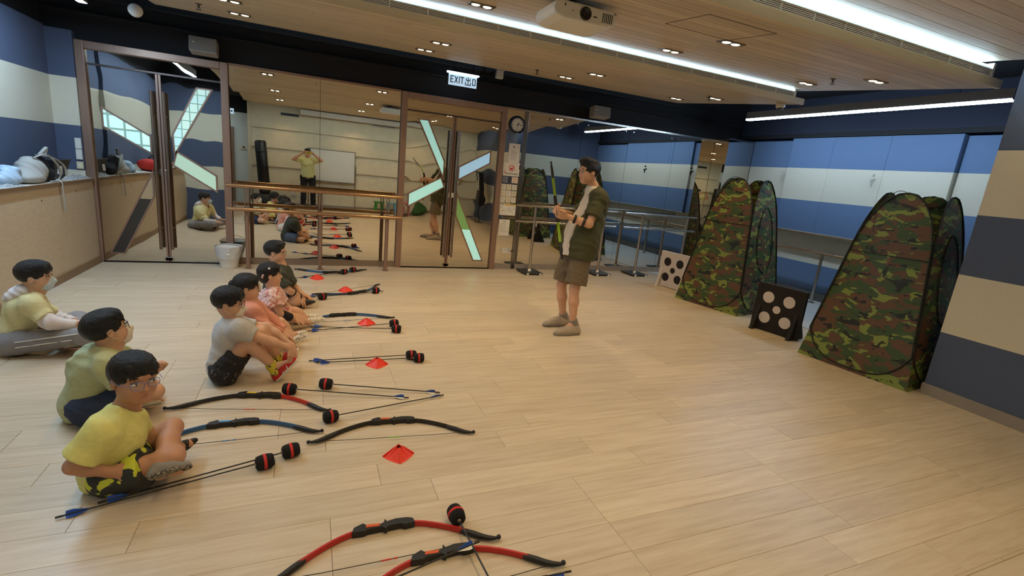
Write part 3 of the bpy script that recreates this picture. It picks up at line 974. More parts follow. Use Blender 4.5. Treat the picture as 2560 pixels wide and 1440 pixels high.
speaker(-1.14, 'light grey wall speaker above the left mirrored double door', 0.28, -0.15)
speaker(4.33, 'light grey wall speaker above the mirrors near the clock', 0.30, -0.15)

# exit sign
t = thing('exit_sign', 'lit white EXIT sign hanging over the right mirrored double door', 'exit sign', (1.96, -0.4, 2.65))
M_SIGN = mat('lit_sign_face', (205, 230, 250), 0.4, emit=lin((190, 222, 250)), estr=0.75)
M_GREEN = mat('sign_green', (20, 62, 60), 0.6)
MB().box((1.755, -0.41, 2.645), (2.155, -0.39, 2.795)).build('sign_panel', M_SIGN, t, 0.002)
MB().box((1.73, -0.425, 2.797), (2.18, -0.375, 2.815)).build('lamp_strip', mat('sign_lamp', (240, 250, 255), 0.4, emit=(0.75, 0.9, 1.0), estr=4.0), t)
MB().box((1.70, -0.43, 2.815), (2.21, -0.37, 2.828)).build('top_housing', M_BLKM, t)
for x in (1.82, 2.10):
    MB().cyl((x, -0.4, 2.82), (x, -0.4, ZC), 0.006, 6).build('hanger_rod', M_BLKM, t)
g = MB()


def stroke(x0, z0, x1, z1):
    g.box((1.755 + x0, -0.413, 2.645 + z0), (1.755 + x1, -0.409, 2.645 + z1))


# EXIT
stroke(.022, .03, .034, .12); stroke(.022, .108, .07, .12); stroke(.022, .07, .062, .081); stroke(.022, .03, .07, .042)
for a, c in (((.078, .03), (.118, .12)), ((.078, .12), (.118, .03))):
    d = Vector((c[0] - a[0], 0, c[1] - a[1])); n_ = Vector((0.012, 0, 0))
    g.prism([(1.755 + a[0], -0.413, 2.645 + a[1]), (1.755 + a[0] + .012, -0.413, 2.645 + a[1]), (1.755 + c[0] + .012, -0.413, 2.645 + c[1]), (1.755 + c[0], -0.413, 2.645 + c[1])], (0, 0.004, 0))
stroke(.142, .03, .154, .12); stroke(.162, .108, .214, .12); stroke(.182, .03, .194, .12)
# chu
stroke(.268, .022, .279, .13); stroke(.24, .082, .306, .092); stroke(.24, .082, .250, .118); stroke(.297, .082, .306, .118)
stroke(.232, .022, .315, .032); stroke(.232, .022, .242, .066); stroke(.305, .022, .315, .066)
# kou
stroke(.334, .03, .345, .118); stroke(.371, .03, .382, .118); stroke(.334, .108, .382, .118); stroke(.334, .03, .382, .041)
g.build('lettering', M_GREEN, t)

# small camera and sensor box next to the exit sign, cctv domes, sprinklers
t = thing('sensor_box', 'small white sensor box on a bracket right of the exit sign', 'sensor', (2.5, -0.4, 2.88))
MB().box((2.43, -0.44, 2.83), (2.53, -0.37, 2.94)).build('box', M_PLASTIC, t, 0.006)
MB().box((2.47, -0.38, 2.94), (2.49, 0.03, 2.96)).build('bracket', M_BLKM, t)
MB().tube([(2.53, -0.40, 2.93), (2.56, -0.40, 2.95), (2.56, -0.38, 3.05), (2.54, -0.3, ZC)], 0.004, 6).build('cable', M_PLASTIC, t)
t = thing('security_camera', 'dark security camera on a bracket beside the exit sign', 'camera', (2.3, -0.4, 2.85))
MB().box((2.20, -0.46, 2.83), (2.34, -0.38, 2.86)).build('body', M_BLKM, t, 0.004)
MB().box((2.24, -0.42, 2.86), (2.26, -0.40, ZC)).build('bracket', M_BLKM, t)


def dome(label, p, r):
    t = thing('cctv_dome', label, 'camera', p)
    p = Vector(p)
    MB().lathe([(0.0, 0.05), (r, 0.05), (r, 0.0), (r * 0.8, -0.01), (0.0, -0.01)], 20, Matrix.Translation(p)).build('housing', M_PLASTIC, t)
    MB().lathe([(r * 0.78, -0.008), (r * 0.72, -r * 0.35), (r * 0.45, -r * 0.62), (0.0, -r * 0.72)], 20, Matrix.Translation(p)).build('dome', mat('smoked_dome', (70, 72, 76), 0.05), t)
    return t


dome('small dome camera under the right end of the first ceiling panel', (5.16, -2.85, 2.625), 0.05)
t = thing('ceiling_speaker', 'round white eyeball speaker on the black ceiling at upper left', 'speaker', (-1.56, -1.0, 2.75))
M = Matrix.Translation((-1.57, -1.0, 2.74)) @ Matrix.Rotation(math.radians(-62), 4, 'X') @ Matrix.Rotation(math.radians(160), 4, 'X')
MB().lathe([(0.030, 0.02), (0.055, 0.0), (0.062, 0.03), (0.055, 0.07), (0.0, 0.08)], 22, M).build('ring', M_PLASTIC, t)
MB().lathe([(0.0, 0.025), (0.032, 0.02), (0.04, 0.012)], 22, M).build('cone', mat('speaker_cone', (40, 40, 44), 0.5), t)
MB().cyl((-1.57, -0.96, 2.78), (-1.57, -0.94, ZC), 0.012, 8).build('bracket', M_BLKM, t)

spr0 = None
for lab, x, y, si in (('small steel sprinkler head beside the row nearest the mirrors at left', -0.95, -1.55, 0), ('small steel sprinkler head over the exit sign', 2.55, -1.55, 0),
                      ('small steel sprinkler head near the right end of the first ceiling panel', 4.62, -2.25, 0), ('small steel sprinkler head right of the projector', 1.98, -4.06, 1),
                      ('small steel sprinkler head near the right end of the middle ceiling panel', 4.62, -3.85, 1)):
    (y0, z0), (y1, z1) = SEGS[si]; z = z0 + (z1 - z0) * (y - y0) / (y1 - y0)
    if spr0 is None:
        spr0 = local_thing('sprinkler_head', lab, 'sprinkler', (x, y, z), group='ceiling sprinklers')
        MB().lathe([(0.028, 0.0), (0.028, -0.004), (0.01, -0.008), (0.009, -0.035), (0.004, -0.036)], 12).build('body', M_DKSTEEL, spr0)
        MB().lathe([(0.0, -0.052), (0.022, -0.052), (0.022, -0.049), (0.0, -0.049)], 12).build('deflector', M_DKSTEEL, spr0)
        MB().tube([(-0.009, 0, -0.03), (-0.013, 0, -0.042), (-0.003, 0, -0.051)], 0.002, 5).tube([(0.009, 0, -0.03), (0.013, 0, -0.042), (0.003, 0, -0.051)], 0.002, 5).build('arms', M_DKSTEEL, spr0)
    else:
        dup(spr0, 'sprinkler_head', lab, (x, y, z), (0, 0, 0))

# wall clock
t = thing('wall_clock', 'round wall clock with navy rim and white face', 'clock', (2.98, -0.04, 2.16))
MC = Matrix.Translation((2.98, 0, 2.285)) @ Matrix.Rotation(math.radians(90), 4, 'X')
M_NAVYP = mat('navy_plastic', (20, 26, 58), 0.3)
MB().lathe([(0.132, 0.0), (0.136, 0.02), (0.128, 0.042), (0.108, 0.045), (0.098, 0.03)], 40, MC).build('rim', M_NAVYP, t)
MB().lathe([(0.0, 0.028), (0.101, 0.028)], 40, MC).build('face', mat('clock_face', (228, 222, 208), 0.6), t)
b = MB()
for k in range(12):
    a = math.radians(30 * k); l0 = 0.072 if k % 3 == 0 else 0.080
    Mk = MC @ Matrix.Rotation(-a, 4, 'Z')
    b.box((-0.004, l0, 0.0285), (0.004, 0.092, 0.0295), Mk)
b.build('hour_marks', M_INK, t)
for nm, a, l, wd in (('hour_hand', 38, 0.052, 0.0045), ('minute_hand', 91, 0.078, 0.003), ('second_hand', 186, 0.06, 0.0015)):
    MB().box((-wd, -0.012, 0.031), (wd, l, 0.033), MC @ Matrix.Rotation(-math.radians(a), 4, 'Z')).build(nm, M_INK, t)
MB().lathe([(0.0, 0.036), (0.007, 0.035), (0.007, 0.03)], 12, MC).build('hub', M_INK, t)
MB().box((2.966, -0.05, 2.152), (2.994, -0.044, 2.164)).build('rim_label', M_PLASTIC, t)

# notices on the narrow mirror between door and steel strip
def sheet(label, x0, z0, x1, z1, m=M_PAPER, cat='notice', name='notice'):
    t = thing(name, label, cat, ((x0 + x1) / 2, 0, z0))
    MB().box((x0, -0.003, z0), (x1, -0.0005, z1)).build('paper', m, t)
    return t


def lines(t, x0, x1, z1, n, dz, h=0.004, m=M_INK, seed=1, nm='print_lines'):
    rr = random.Random(seed); b = MB()
    for i in range(n):
        b.box((x0, -0.0036, z1 - i * dz - h), (x0 + (x1 - x0) * rr.uniform(0.6, 1.0), -0.003, z1 - i * dz))
    b.build(nm, m, t)


M_LINE = mat('faded_ink', (140, 138, 135), 0.8)
t = sheet('tall white printed notice hung right below the clock', 2.885, 1.715, 3.075, 2.005); lines(t, 2.92, 3.04, 1.90, 8, 0.02, m=M_LINE)
lines(t, 2.955, 3.0, 1.965, 2, 0.014, 0.008, M_INK, 4, 'heading')
t = sheet('white notice with a red prohibition ring', 2.825, 1.505, 3.10, 1.71)
Mr = Matrix.Translation((2.965, -0.003, 1.63)) @ Matrix.Rotation(math.radians(90), 4, 'X')
M_RED = mat('red_print', (196, 48, 40), 0.7)
MB().lathe([(0.040, 0.0), (0.040, 0.001), (0.050, 0.001), (0.050, 0.0)], 28, Mr, False).build('red_ring', M_RED, t)
MB().box((-0.044, -0.004, 0.0), (0.044, 0.004, 0.0012), Mr @ Matrix.Rotation(math.radians(40), 4, 'Z')).build('red_bar', M_RED, t)
b = MB(); b.box((2.945, -0.0034, 1.606), (2.985, -0.003, 1.63)); b.box((2.972, -0.0034, 1.63), (2.985, -0.003, 1.65)); b.box((2.94, -0.0034, 1.606), (2.95, -0.003, 1.642)); b.build('pictogram', M_RED, t)
b = MB()
for k in range(8):
    x = 2.868 + k * 0.027
    b.box((x, -0.0034, 1.532), (x + 0.019, -0.003, 1.537)).box((x, -0.0034, 1.545), (x + 0.019, -0.003, 1.55)).box((x + 0.007, -0.0034, 1.528), (x + 0.012, -0.003, 1.556)).box((x, -0.0034, 1.528), (x + 0.004, -0.003, 1.55))
b.build('caption', M_INK, t)
b = MB(); b.box((2.842, -0.0034, 1.545), (2.862, -0.003, 1.565)); b.prism([(2.842, -0.0034, 1.57), (2.848, -0.0034, 1.57), (2.866, -0.0034, 1.6), (2.858, -0.0034, 1.602)], (0, 0.0005, 0)); b.build('red_mark', M_RED, t)
MB().box((3.09, -0.0034, 1.62), (3.105, -0.003, 1.69)).build('sticker', M_INK, t)
MB().box((3.088, -0.0034, 1.73), (3.102, -0.003, 1.75)).build('sticker', M_INK, t)
t = sheet('small blue grey card left under the prohibition notice', 2.83, 1.40, 2.915, 1.49, mat('bluegrey_card', (128, 132, 150), 0.7)); lines(t, 2.845, 2.9, 1.47, 4, 0.017, m=M_INK)
t = sheet('small cream card with pink print under the prohibition notice', 2.985, 1.40, 3.09, 1.495, mat('pinkish_card', (232, 214, 196), 0.7)); lines(t, 3.0, 3.08, 1.475, 4, 0.018, m=mat('pink_ink', (206, 120, 100), 0.8))
for r in range(3):
    for c in range(3):
        x0 = 2.815 + c * 0.093; z0 = 1.29 - r * 0.1
        lab = 'small square white certificate, %s row, %s of the nine beside the steel strip' % (('top', 'middle', 'bottom')[r], ('left', 'centre', 'right')[c])
        t = sheet(lab, x0, z0, x0 + 0.083, z0 + 0.088, mat('cert_card_%d' % ((r + c) % 2), [(226, 222, 212), (226, 216, 190)][(r + c) % 2], 0.8), 'certificate', 'certificate')
        lines(t, x0 + 0.014, x0 + 0.07, z0 + 0.07, 4, 0.014, 0.003, M_LINE, r * 3 + c)
t = sheet('white chart with a yellow header stripe under the nine certificates', 2.82, 0.885, 3.10, 1.065)
MB().box((2.905, -0.0036, 1.042), (3.095, -0.003, 1.062)).build('yellow_header', mat('yellow_print', (222, 186, 70), 0.7), t)
lines(t, 2.84, 2.89, 1.058, 1, 0.02, 0.008, M_INK, 2, 'heading')
b = MB(); rr = random.Random(5)
for k in range(26):
    x = rr.uniform(2.84, 3.07); z = rr.choice([1.005, 0.985, 0.955, 0.945, 0.965]); b.box((x, -0.0036, z), (x + rr.uniform(0.004, 0.02), -0.003, z + rr.uniform(0.003, 0.009)))
b.build('chart_print', M_INK, t)
t = sheet('lowest white printed notice beside the steel strip', 2.83, 0.555, 3.02, 0.815); lines(t, 2.855, 2.985, 0.75, 7, 0.022, 0.004, M_LINE, 9); lines(t, 2.9, 2.95, 0.785, 1, 0.02, 0.007, M_INK, 2, 'heading')
t = thing('wall_socket', 'white double socket low on the narrow mirror by the right door', 'socket', (3.0, 0, 0.28))
MB().box((2.925, -0.012, 0.27), (3.07, 0, 0.355)).build('plate', M_PLASTIC, t, 0.003)
b = MB()
for x in (2.965, 3.03):
    b.box((x - 0.004, -0.013, 0.325), (x + 0.004, -0.0118, 0.34)).box((x - 0.014, -0.013, 0.3), (x - 0.006, -0.0118, 0.306)).box((x + 0.006, -0.013, 0.3), (x + 0.014, -0.0118, 0.306))
b.build('socket_holes', M_INK, t)
MB().tube([(3.07, -0.01, 0.30), (3.10, -0.02, 0.30), (3.14, -0.02, 0.31)], 0.005, 6).build('cable', M_INK, t)
# switches beside the left door
for lab, z0, z1, x0, m in (('tall white switch plate beside the left door, uppermost of three', 1.335, 1.455, -2.475, M_PLASTIC), ('tall white switch plate beside the left door, middle of three', 1.215, 1.33, -2.475, M_PLASTIC),
                           ('cream switch plate beside the left door, lowest of three', 1.11, 1.19, -2.478, mat('cream_plastic', (226, 210, 176), 0.5))):
    t = thing('light_switch', lab, 'switch', (-2.45, -0.06, z0))
    MB().box((x0, -0.085, z0), (-2.418, -0.06, z1)).build('plate', m, t, 0.004)
    MB().box((x0 + 0.014, -0.088, z0 + 0.03), (-2.432, -0.084, z1 - 0.03)).build('rocker', M_PAPER, t)

# toilet signs: small plates standing out from the blue panels, pictogram on the side facing the mirrors
for lab, y, s in (('small cut-out figure sign jutting from the pale band, farther from the corner', -2.65, 0), ('small cut-out figure sign jutting from the pale band near the corner', -1.12, 1)):
    xx = 7.545 if s == 0 else 7.595
    t = thing('figure_sign', lab, 'sign', (xx, y, 1.84))
    cx_ = xx - 0.05
    for nm, m, ya, yb in (('figure_back', mat('sign_cream', (214, 210, 196), 0.8), y - 0.004, y), ('figure_face', M_INK, y, y + 0.002)):
        MB().lathe([(0.0, 0.0), (0.024, 0.0), (0.024, yb - ya), (0.0, yb - ya)], 14, Matrix.Translation((cx_, ya, 2.03)) @ Matrix.Rotation(math.radians(-90), 4, 'X'), False).prism([(cx_ - 0.045, ya, 1.965), (cx_ + 0.05, ya, 1.99), (cx_ + 0.05, ya, 1.97), (cx_ + 0.018, ya, 1.94), (cx_, ya, 1.86)], (0, yb - ya, 0)).build(nm, m, t)

# ================================================================== BARRES
t = thing('ballet_barre', 'bronze double barre fixed before the left mirror', 'barre', (0.14, -0.29, 0))
M_BARRE = mat('bronze_tube', (172, 138, 106), 0.28, 0.8, noise=(6, 0.1, (8, 1, 1)))
for z in (1.065, 0.775):
    MB().tube([(-0.945, -0.33, z), (1.225, -0.33, z)], 0.025, 14).build('rail', M_BARRE, t)
for x in (-0.73, 0.147, 1.028):
    MB().tube([(x, -0.28, 0), (x, -0.28, 0.80)], 0.026, 12).build('post', M_BRONZE, t)
    for dx in (-0.017, 0.017):
        MB().tube([(x + dx, -0.285, 0.79), (x + dx, -0.31, 1.05)], 0.007, 8).build('support_rod', M_BRONZE, t)
    MB().box((x - 0.02, -0.34, 0.757), (x + 0.02, -0.27, 0.79)).build('clamp', M_BRONZE, t, 0.005)
    MB().cyl((x, -0.28, 0), (x, -0.28, 0.006), 0.045, 14).build('floor_flange', M_BRONZE, t)
for z in (1.065, 0.775):
    for x in (-0.9, 1.18):
        MB().cyl((x, -0.33, z), (x, 0.0, z), 0.008, 8).build('wall_stay', M_BRONZE, t)


def portable_barre(label, x0, x1, posts):
    t = thing('portable_barre', label, 'barre', ((x0 + x1) / 2, -0.3, 0))
    for z in (1.085, 0.835):
        MB().tube([(x0, -0.3, z), (x1, -0.3, z)], 0.021, 12).build('rail', M_STEEL, t)
    for px in posts:
        MB().tube([(px, -0.3, 0.03), (px, -0.3, 1.07)], 0.022, 12).build('post', M_STEEL, t)
        MB().box((px - 0.15, -0.47, 0.018), (px + 0.17, -0.09, 0.036)).build('base_plate', M_DKSTEEL, t, 0.004)
        MB().lathe([(0.04, 0.036), (0.03, 0.07), (0.023, 0.075)], 14, Matrix.Translation((px, -0.3, 0))).build('post_collar', M_STEEL, t)
        for ox in (-0.10, 0.12):
            for oy in (-0.475, -0.085):
                MB().cyl((px + ox - 0.012, oy, 0.018), (px + ox + 0.012, oy, 0.018), 0.018, 10).build('castor', M_PLASTIC, t)
    return t


portable_barre('steel portable barre standing behind the instructor', 3.0, 4.86, (3.32, 4.62))
portable_barre('steel portable barre near the corner pillar, right of the instructor', 5.02, 6.60, (5.40, 6.40))
t = thing('wall_barre', 'low steel barre along the blue panelled wall behind the tents', 'barre', (7.45, -2.5, 0))
MB().tube([(7.5, YC + 0.05, 0.80), (7.5, -0.4, 0.80)], 0.02, 10).build('rail', M_BARRE, t)
for y in (-4.2, -2.19, -0.6):
    MB().tube([(7.5, y, 0), (7.5, y, 0.80)], 0.024, 10).build('post', M_STEEL, t)
    MB().cyl((7.5, y, 0), (7.5, y, 0.006), 0.05, 12).build('floor_flange', M_STEEL, t)
    MB().cyl((7.5, y, 0.8), (XR2, y, 0.8), 0.01, 8).build('wall_stay', M_STEEL, t)

# ================================================================== TENTS
def _camo(nt, tc):
    st = (1.0, 1.0, 2.1)
    a = noise_node(nt, tc, 4.6, st, 3.0, 0.55, 0.6)
    b = noise_node(nt, tc, 5.6, st, 2.6, 0.55, 0.6, off=(7, 3, 1))
    c = noise_node(nt, tc, 6.4, st, 2.8, 0.55, 0.7, off=(2, 9, 5))
    col = mixc(nt, thresh(nt, a, 0.50, 0.51), (58, 80, 40), (98, 68, 44))
    col = mixc(nt, thresh(nt, b, 0.565, 0.575), col, (128, 142, 64))
    col = mixc(nt, thresh(nt, c, 0.60, 0.61), col, (26, 30, 20))
    return col


M_CAMO = ramp_mat('camouflage_nylon', _camo, 0.5, bump=(14, 0.25))
M_PIPE = mat('black_piping', (18, 20, 18), 0.6)


def tent(label, cx, cy, rot, half, ht):
    t = local_thing('popup_tent', label, 'tent', (cx, cy, 0), (0, 0, rot))
    V1 = 0.70

    def inset(v):
        return half * (1 - 0.50 * v)

    def hw(v):
        if v <= V1:
            return inset(v)
        q = (v - V1) / (1 - V1)
        return inset(v) * math.sqrt(max(0.0, 1 - q ** 2.2))
    pan = MB()

    def surf(u, v):
        s = (u * 2 - 1)
        w_ = hw(v)
        bulge = 0.035 * math.sin(math.pi * min(1, v * 1.02)) * (1 - s * s)
        return Vector((-(inset(v) + bulge), s * w_, v * ht))
    vs = [0.0, .05, .1, .2, .3, .4, .5, .6, .7, .76, .82, .87, .91, .945, .97, .985, .996]
    pan.v = []; nu = 10
    pts = [surf(i / nu, v) for i in range(nu + 1) for v in vs]
    nv = len(vs)
    pan.add(pts, [(i * nv + j, (i + 1) * nv + j, (i + 1) * nv + j + 1, i * nv + j + 1) for i in range(nu) for j in range(nv - 1)], True)
    # inner skin, 4 mm behind
    pin = [p + Vector((0.004, 0, 0)) for p in pts]
    pan.add(pin, [(i * nv + j, i * nv + j + 1, (i + 1) * nv + j + 1, (i + 1) * nv + j) for i in range(nu) for j in range(nv - 1)], True)
    pme = pan.mesh('fabric_panel', M_CAMO)
    # sprung wire loop sewn into each panel: rounded at the bottom, arched at the top
    loop = []
    for k in range(9):
        a = math.pi * 1.5 - k / 8 * math.pi / 2
        loop.append((-1, 0.16 + 0.155 * math.sin(a), 0.62 + 0.38 * -math.cos(a) if False else 0.55 + 0.45 * (1 - math.sin(k / 8 * math.pi / 2)) * 0))
    path = []
    for k in range(13):                      # bottom curve, left to right
        s = -1 + 2 * k / 12
        v = 0.02 + 0.15 * abs(s) ** 3.2
        path.append((s * 0.985, v))
    right = [(0.985, v) for v in (0.22, 0.32, 0.42, 0.52, 0.62, 0.7, 0.76, 0.82, 0.87, 0.91, 0.945, 0.97, 0.988)]
    path = path + right + [(0, 0.996)] + [(-s, v) for s, v in right[::-1]]
    wme = MB().tube([surf((s + 1) / 2, v) + Vector((-0.006, 0, 0)) for s, v in path], 0.007, 6, closed=True).mesh('wire_rim', M_PIPE)
    seam = MB().tube([surf(i / 10, 0.66) + Vector((-0.003, 0, 0)) for i in range(11)], 0.004, 5).mesh('seam', M_PIPE)
    zipp = []
    for k in range(25):
        a = 2 * math.pi * k / 24
        zipp.append(surf(0.5 + 0.27 * math.cos(a), 0.56 + 0.24 * math.sin(a)) + Vector((-0.006, 0, 0)))
    zme = MB().tube(zipp[:-1], 0.005, 5, closed=True).mesh('door_zip', M_PIPE)
    for k in range(4):
        o = link('fabric_panel', pme, t); o.rotation_euler = (0, 0, k * math.pi / 2)
        r = link('wire_rim', wme, o)
        if k == 0:
            link('seam', seam, o)
        if k == 1:
            link('door_zip', zme, o)
    fb = MB().box((-half * 0.97, -half * 0.97, 0.002), (half * 0.97, half * 0.97, 0.008))
    fb.build('ground_sheet', mat('dark_green_nylon', (38, 44, 28), 0.6), t)
    rope = [Vector((-half, half * 0.2, ht * 0.78)), Vector((-half * 0.85, half * 0.28, ht * 0.9)), Vector((-half * 0.5, half * 0.2, ht * 1.0)), Vector((-half * 0.35, 0, ht * 0.99))]
    MB().tube(catmull(rope, 6), 0.003, 5).build('guy_cord', M_PIPE, t)
    return t


tent('camouflage pop-up tent between the white and the black target', 5.63, -2.20, math.atan2(0.215, 0.977), 0.50, 1.80)
tent('camouflage pop-up tent beside the near striped wall, nearest the camera', 5.37, -4.46, math.atan2(0.12, 0.988), 0.50, 1.74)

# ================================================================== TARGETS
def target(label, ya, xa, yb, xb, mb_, md_):
    A, B = Vector((xa, ya, 0)), Vector((xb, yb, 0))
    d = (B - A).normalized(); n = Vector((d.y, -d.x, 0))          # n: towards the children (-x)
    if n.x > 0:
        n = -n
    W, Ht, T = (B - A).length, 0.575, 0.045
    t = thing('archery_target', label, 'target', (A + B) / 2)

    def P(s, z, o=0.0):
        return A + d * s + n * o + Vector((0, 0, z))
    MB().prism([P(0, 0.006), P(W, 0.006), P(W, Ht), P(0, Ht)], -n * T).build('board', mb_, t, 0.004)
    for s, z, r in ((W * .27, .415, .068), (W * .70, .415, .068), (W * .485, .290, .046), (W * .27, .165, .068), (W * .70, .165, .068)):
        M = Matrix.Translation(P(s, z)) @ Matrix((d, Vector((0, 0, 1)), n)).transposed().to_4x4()
        MB().lathe([(0.0, 0.003), (r, 0.003), (r, -0.001)], 28, M, False).build('spot', md_, t)
    for s in (W * 0.08, W * 0.86):
        M_ = [P(s, 0, 0.10), P(s, 0, -0.22), P(s, 0.05, -0.20), P(s, 0.34, -T), P(s, 0.30, 0.002), P(s, 0.03, 0.085)]
        MB().prism(M_, d * 0.04).build('foot', mb_, t)
    return t


M_FOAMB, M_FOAMW = mat('black_foam', (30, 28, 29), 0.8), mat('white_foam', (214, 206, 206), 0.7)
target('black square target with five white spots between the two tents', -3.17, 5.06, -3.74, 5.16, M_FOAMB, mat('white_spot', (222, 214, 214), 0.7))
target('white square target with black spots half behind the farther tent', -1.02, 5.33, -1.57, 5.43, M_FOAMW, mat('black_spot', (28, 24, 28), 0.7))

# ================================================================== BOWS
M_RED_L, M_BLUE_L, M_BLK_L = mat('red_limb', (190, 38, 34), 0.35), mat('blue_limb', (44, 92, 142), 0.35), mat('black_limb', (28, 24, 26), 0.4)
M_GREEN_L = mat('lime_limb', (150, 196, 24), 0.4)
M_STRING = mat('bow_string', (58, 50, 44), 0.7)
HC, BD = 0.46, 0.195


def bow_y(x):
    """height of the bow's arc over its string line; x in -HC..HC"""
    a = abs(x)
    if a < 0.10:
        return BD - 0.004 * (a / 0.10)
    q = (a - 0.10) / 0.28
    if a <= 0.38:
        return BD - 0.004 - 0.150 * q ** 1.55
    q2 = (a - 0.38) / 0.08
    y0 = BD - 0.154; s0 = -0.150 * 1.55 / 0.28 * 0.08
    return y0 + s0 * q2 + (0.0 - y0 - s0 + 0.008) * q2 * q2


BM = {}


def bow_meshes():
    def strip(x0, x1, th, wd, n=10):
        b = MB(); xs = [x0 + (x1 - x0) * i / n for i in range(n + 1)]
        b.tube([(x, bow_y(x), 0.016) for x in xs], wd, 8, flat=((0, 1, 0), th / wd) if False else None)
        return b

    def ribbon(x0, x1, th, hz, n=12):
        b = MB(); vs = []
        for i in range(n + 1):
            x = x0 + (x1 - x0) * i / n; y = bow_y(x); e = 0.002
            tx, ty = 1.0, (bow_y(x + e) - bow_y(x - e)) / (2 * e); l = math.hypot(tx, ty); nx, ny = -ty / l, tx / l
            for sy, sz in ((-1, -1), (1, -1), (1, 1), (-1, 1)):
                vs.append((x + nx * sy * th / 2, y + ny * sy * th / 2, 0.0155 + sz * hz / 2))
        fs = [(i * 4 + k, i * 4 + (k + 1) % 4, (i + 1) * 4 + (k + 1) % 4, (i + 1) * 4 + k) for i in range(n) for k in range(4)] + [(3, 2, 1, 0), tuple(n * 4 + k for k in range(4))]
        return b.add(vs, fs, False)
    BM['limb_r'] = ribbon(0.095, 0.335, 0.009, 0.024); BM['limb_l'] = ribbon(-0.335, -0.095, 0.009, 0.024)
    for sgn, nm in ((1, 'tip_r'), (-1, 'tip_l')):
        b = MB(); xs = [0.315, 0.33, 0.36, 0.39, 0.415, 0.44, 0.452]
        b.tube([(sgn * x, bow_y(x), 0.0155) for x in xs], [0.011, 0.013, 0.0135, 0.0125, 0.011, 0.0085, 0.007], 10)
        b.sphere((sgn * 0.462, bow_y(0.46) + 0.004, 0.0155), 0.0105)
        BM[nm] = b
    r = MB()
    r.prism([(-0.135, BD - 0.018, 0.001), (-0.125, BD + 0.010, 0.001), (-0.085, BD + 0.028, 0.001), (-0.072, BD + 0.012, 0.001), (-0.02, BD + 0.004, 0.001), (0.0, BD + 0.014, 0.001), (0.006, BD + 0.034, 0.001), (0.014, BD + 0.016, 0.001),
             (0.05, BD + 0.024, 0.001), (0.10, BD + 0.020, 0.001), (0.125, BD + 0.010, 0.001), (0.13, BD - 0.018, 0.001), (0.085, BD - 0.022, 0.001), (0.07, BD - 0.012, 0.001), (0.015, BD - 0.014, 0.001), (0.004, BD - 0.028, 0.001), (-0.01, BD - 0.012, 0.001), (-0.07, BD - 0.014, 0.001), (-0.085, BD - 0.022, 0.001)], (0, 0, 0.031))
    BM['riser'] = r
    w_ = MB(); w_.prism([(-0.078, BD - 0.004, 0.032), (-0.022, BD - 0.008, 0.032), (-0.016, BD + 0.006, 0.032), (-0.07, BD + 0.012, 0.032)], (0, 0, 0.002))
    BM['grip_pad'] = w_
    BM['string'] = MB().tube([(-0.40, bow_y(0.40) - 0.008, 0.014), (-0.25, 0.012, 0.014), (0.25, 0.012, 0.014), (0.40, bow_y(0.40) - 0.008, 0.014)], 0.0017, 5)
    BM['serving'] = MB().tube([(-0.035, 0.012, 0.014), (0.005, 0.012, 0.014)], 0.0032, 6)
    BM['nock_bead'] = MB().tube([(0.014, 0.012, 0.014), (0.030, 0.012, 0.014)], 0.0034, 6)


bow_meshes()
BMESH = {}


def bpart(k, m):
    if (k, m.name) not in BMESH:
        BMESH[(k, m.name)] = BM[k].mesh(k, m)
    return BMESH[(k, m.name)]


def bow(label, tip, handle, ml, mr, mpad, mserv, mirror=1, rot=None, loc=None, z=0.0):
    """tip: world xy of the local +x tip, handle: world xy of the grip centre"""
    if rot is None:
        t, h = Vector(tip), Vector(handle)
        a = math.atan2(h[1] - t[1], h[0] - t[0]) - math.atan2(BD, -HC)
        c = t - Vector((math.cos(a), math.sin(a))) * HC
        loc, rot = (c[0], c[1], z), (0, 0, a)
    e = local_thing('archery_bow', label, 'bow', loc, rot, 'archery bows')
    link('riser', bpart('riser', M_BLKP), e, 0.003); link('grip_pad', bpart('grip_pad', mpad), e)
    for k, nm, m in (('limb_l', 'limb', ml), ('limb_r', 'limb', mr)):
        link('limb', bpart(k, m), e)
    link('limb_tip', bpart('tip_l', M_BLKP), e); link('limb_tip', bpart('tip_r', M_BLKP), e)
    s = link('string', bpart('string', M_STRING), e); link('serving', bpart('serving', mserv), s); link('serving', bpart('nock_bead', mserv), s)
    return e


M_OR, M_YE, M_LB, M_GN = mat('orange_pad', (214, 92, 40), 0.5), mat('yellow_pad', (222, 190, 50), 0.5), mat('light_blue_pad', (90, 160, 220), 0.5), mat('green_serving', (120, 200, 60), 0.6)
M_RS, M_BS = mat('red_serving', (206, 60, 44), 0.6), mat('blue_serving', (60, 110, 180), 0.6)


def F2(px, py):
    p = fl(px, py, 0.016)
    return (p.x, p.y)


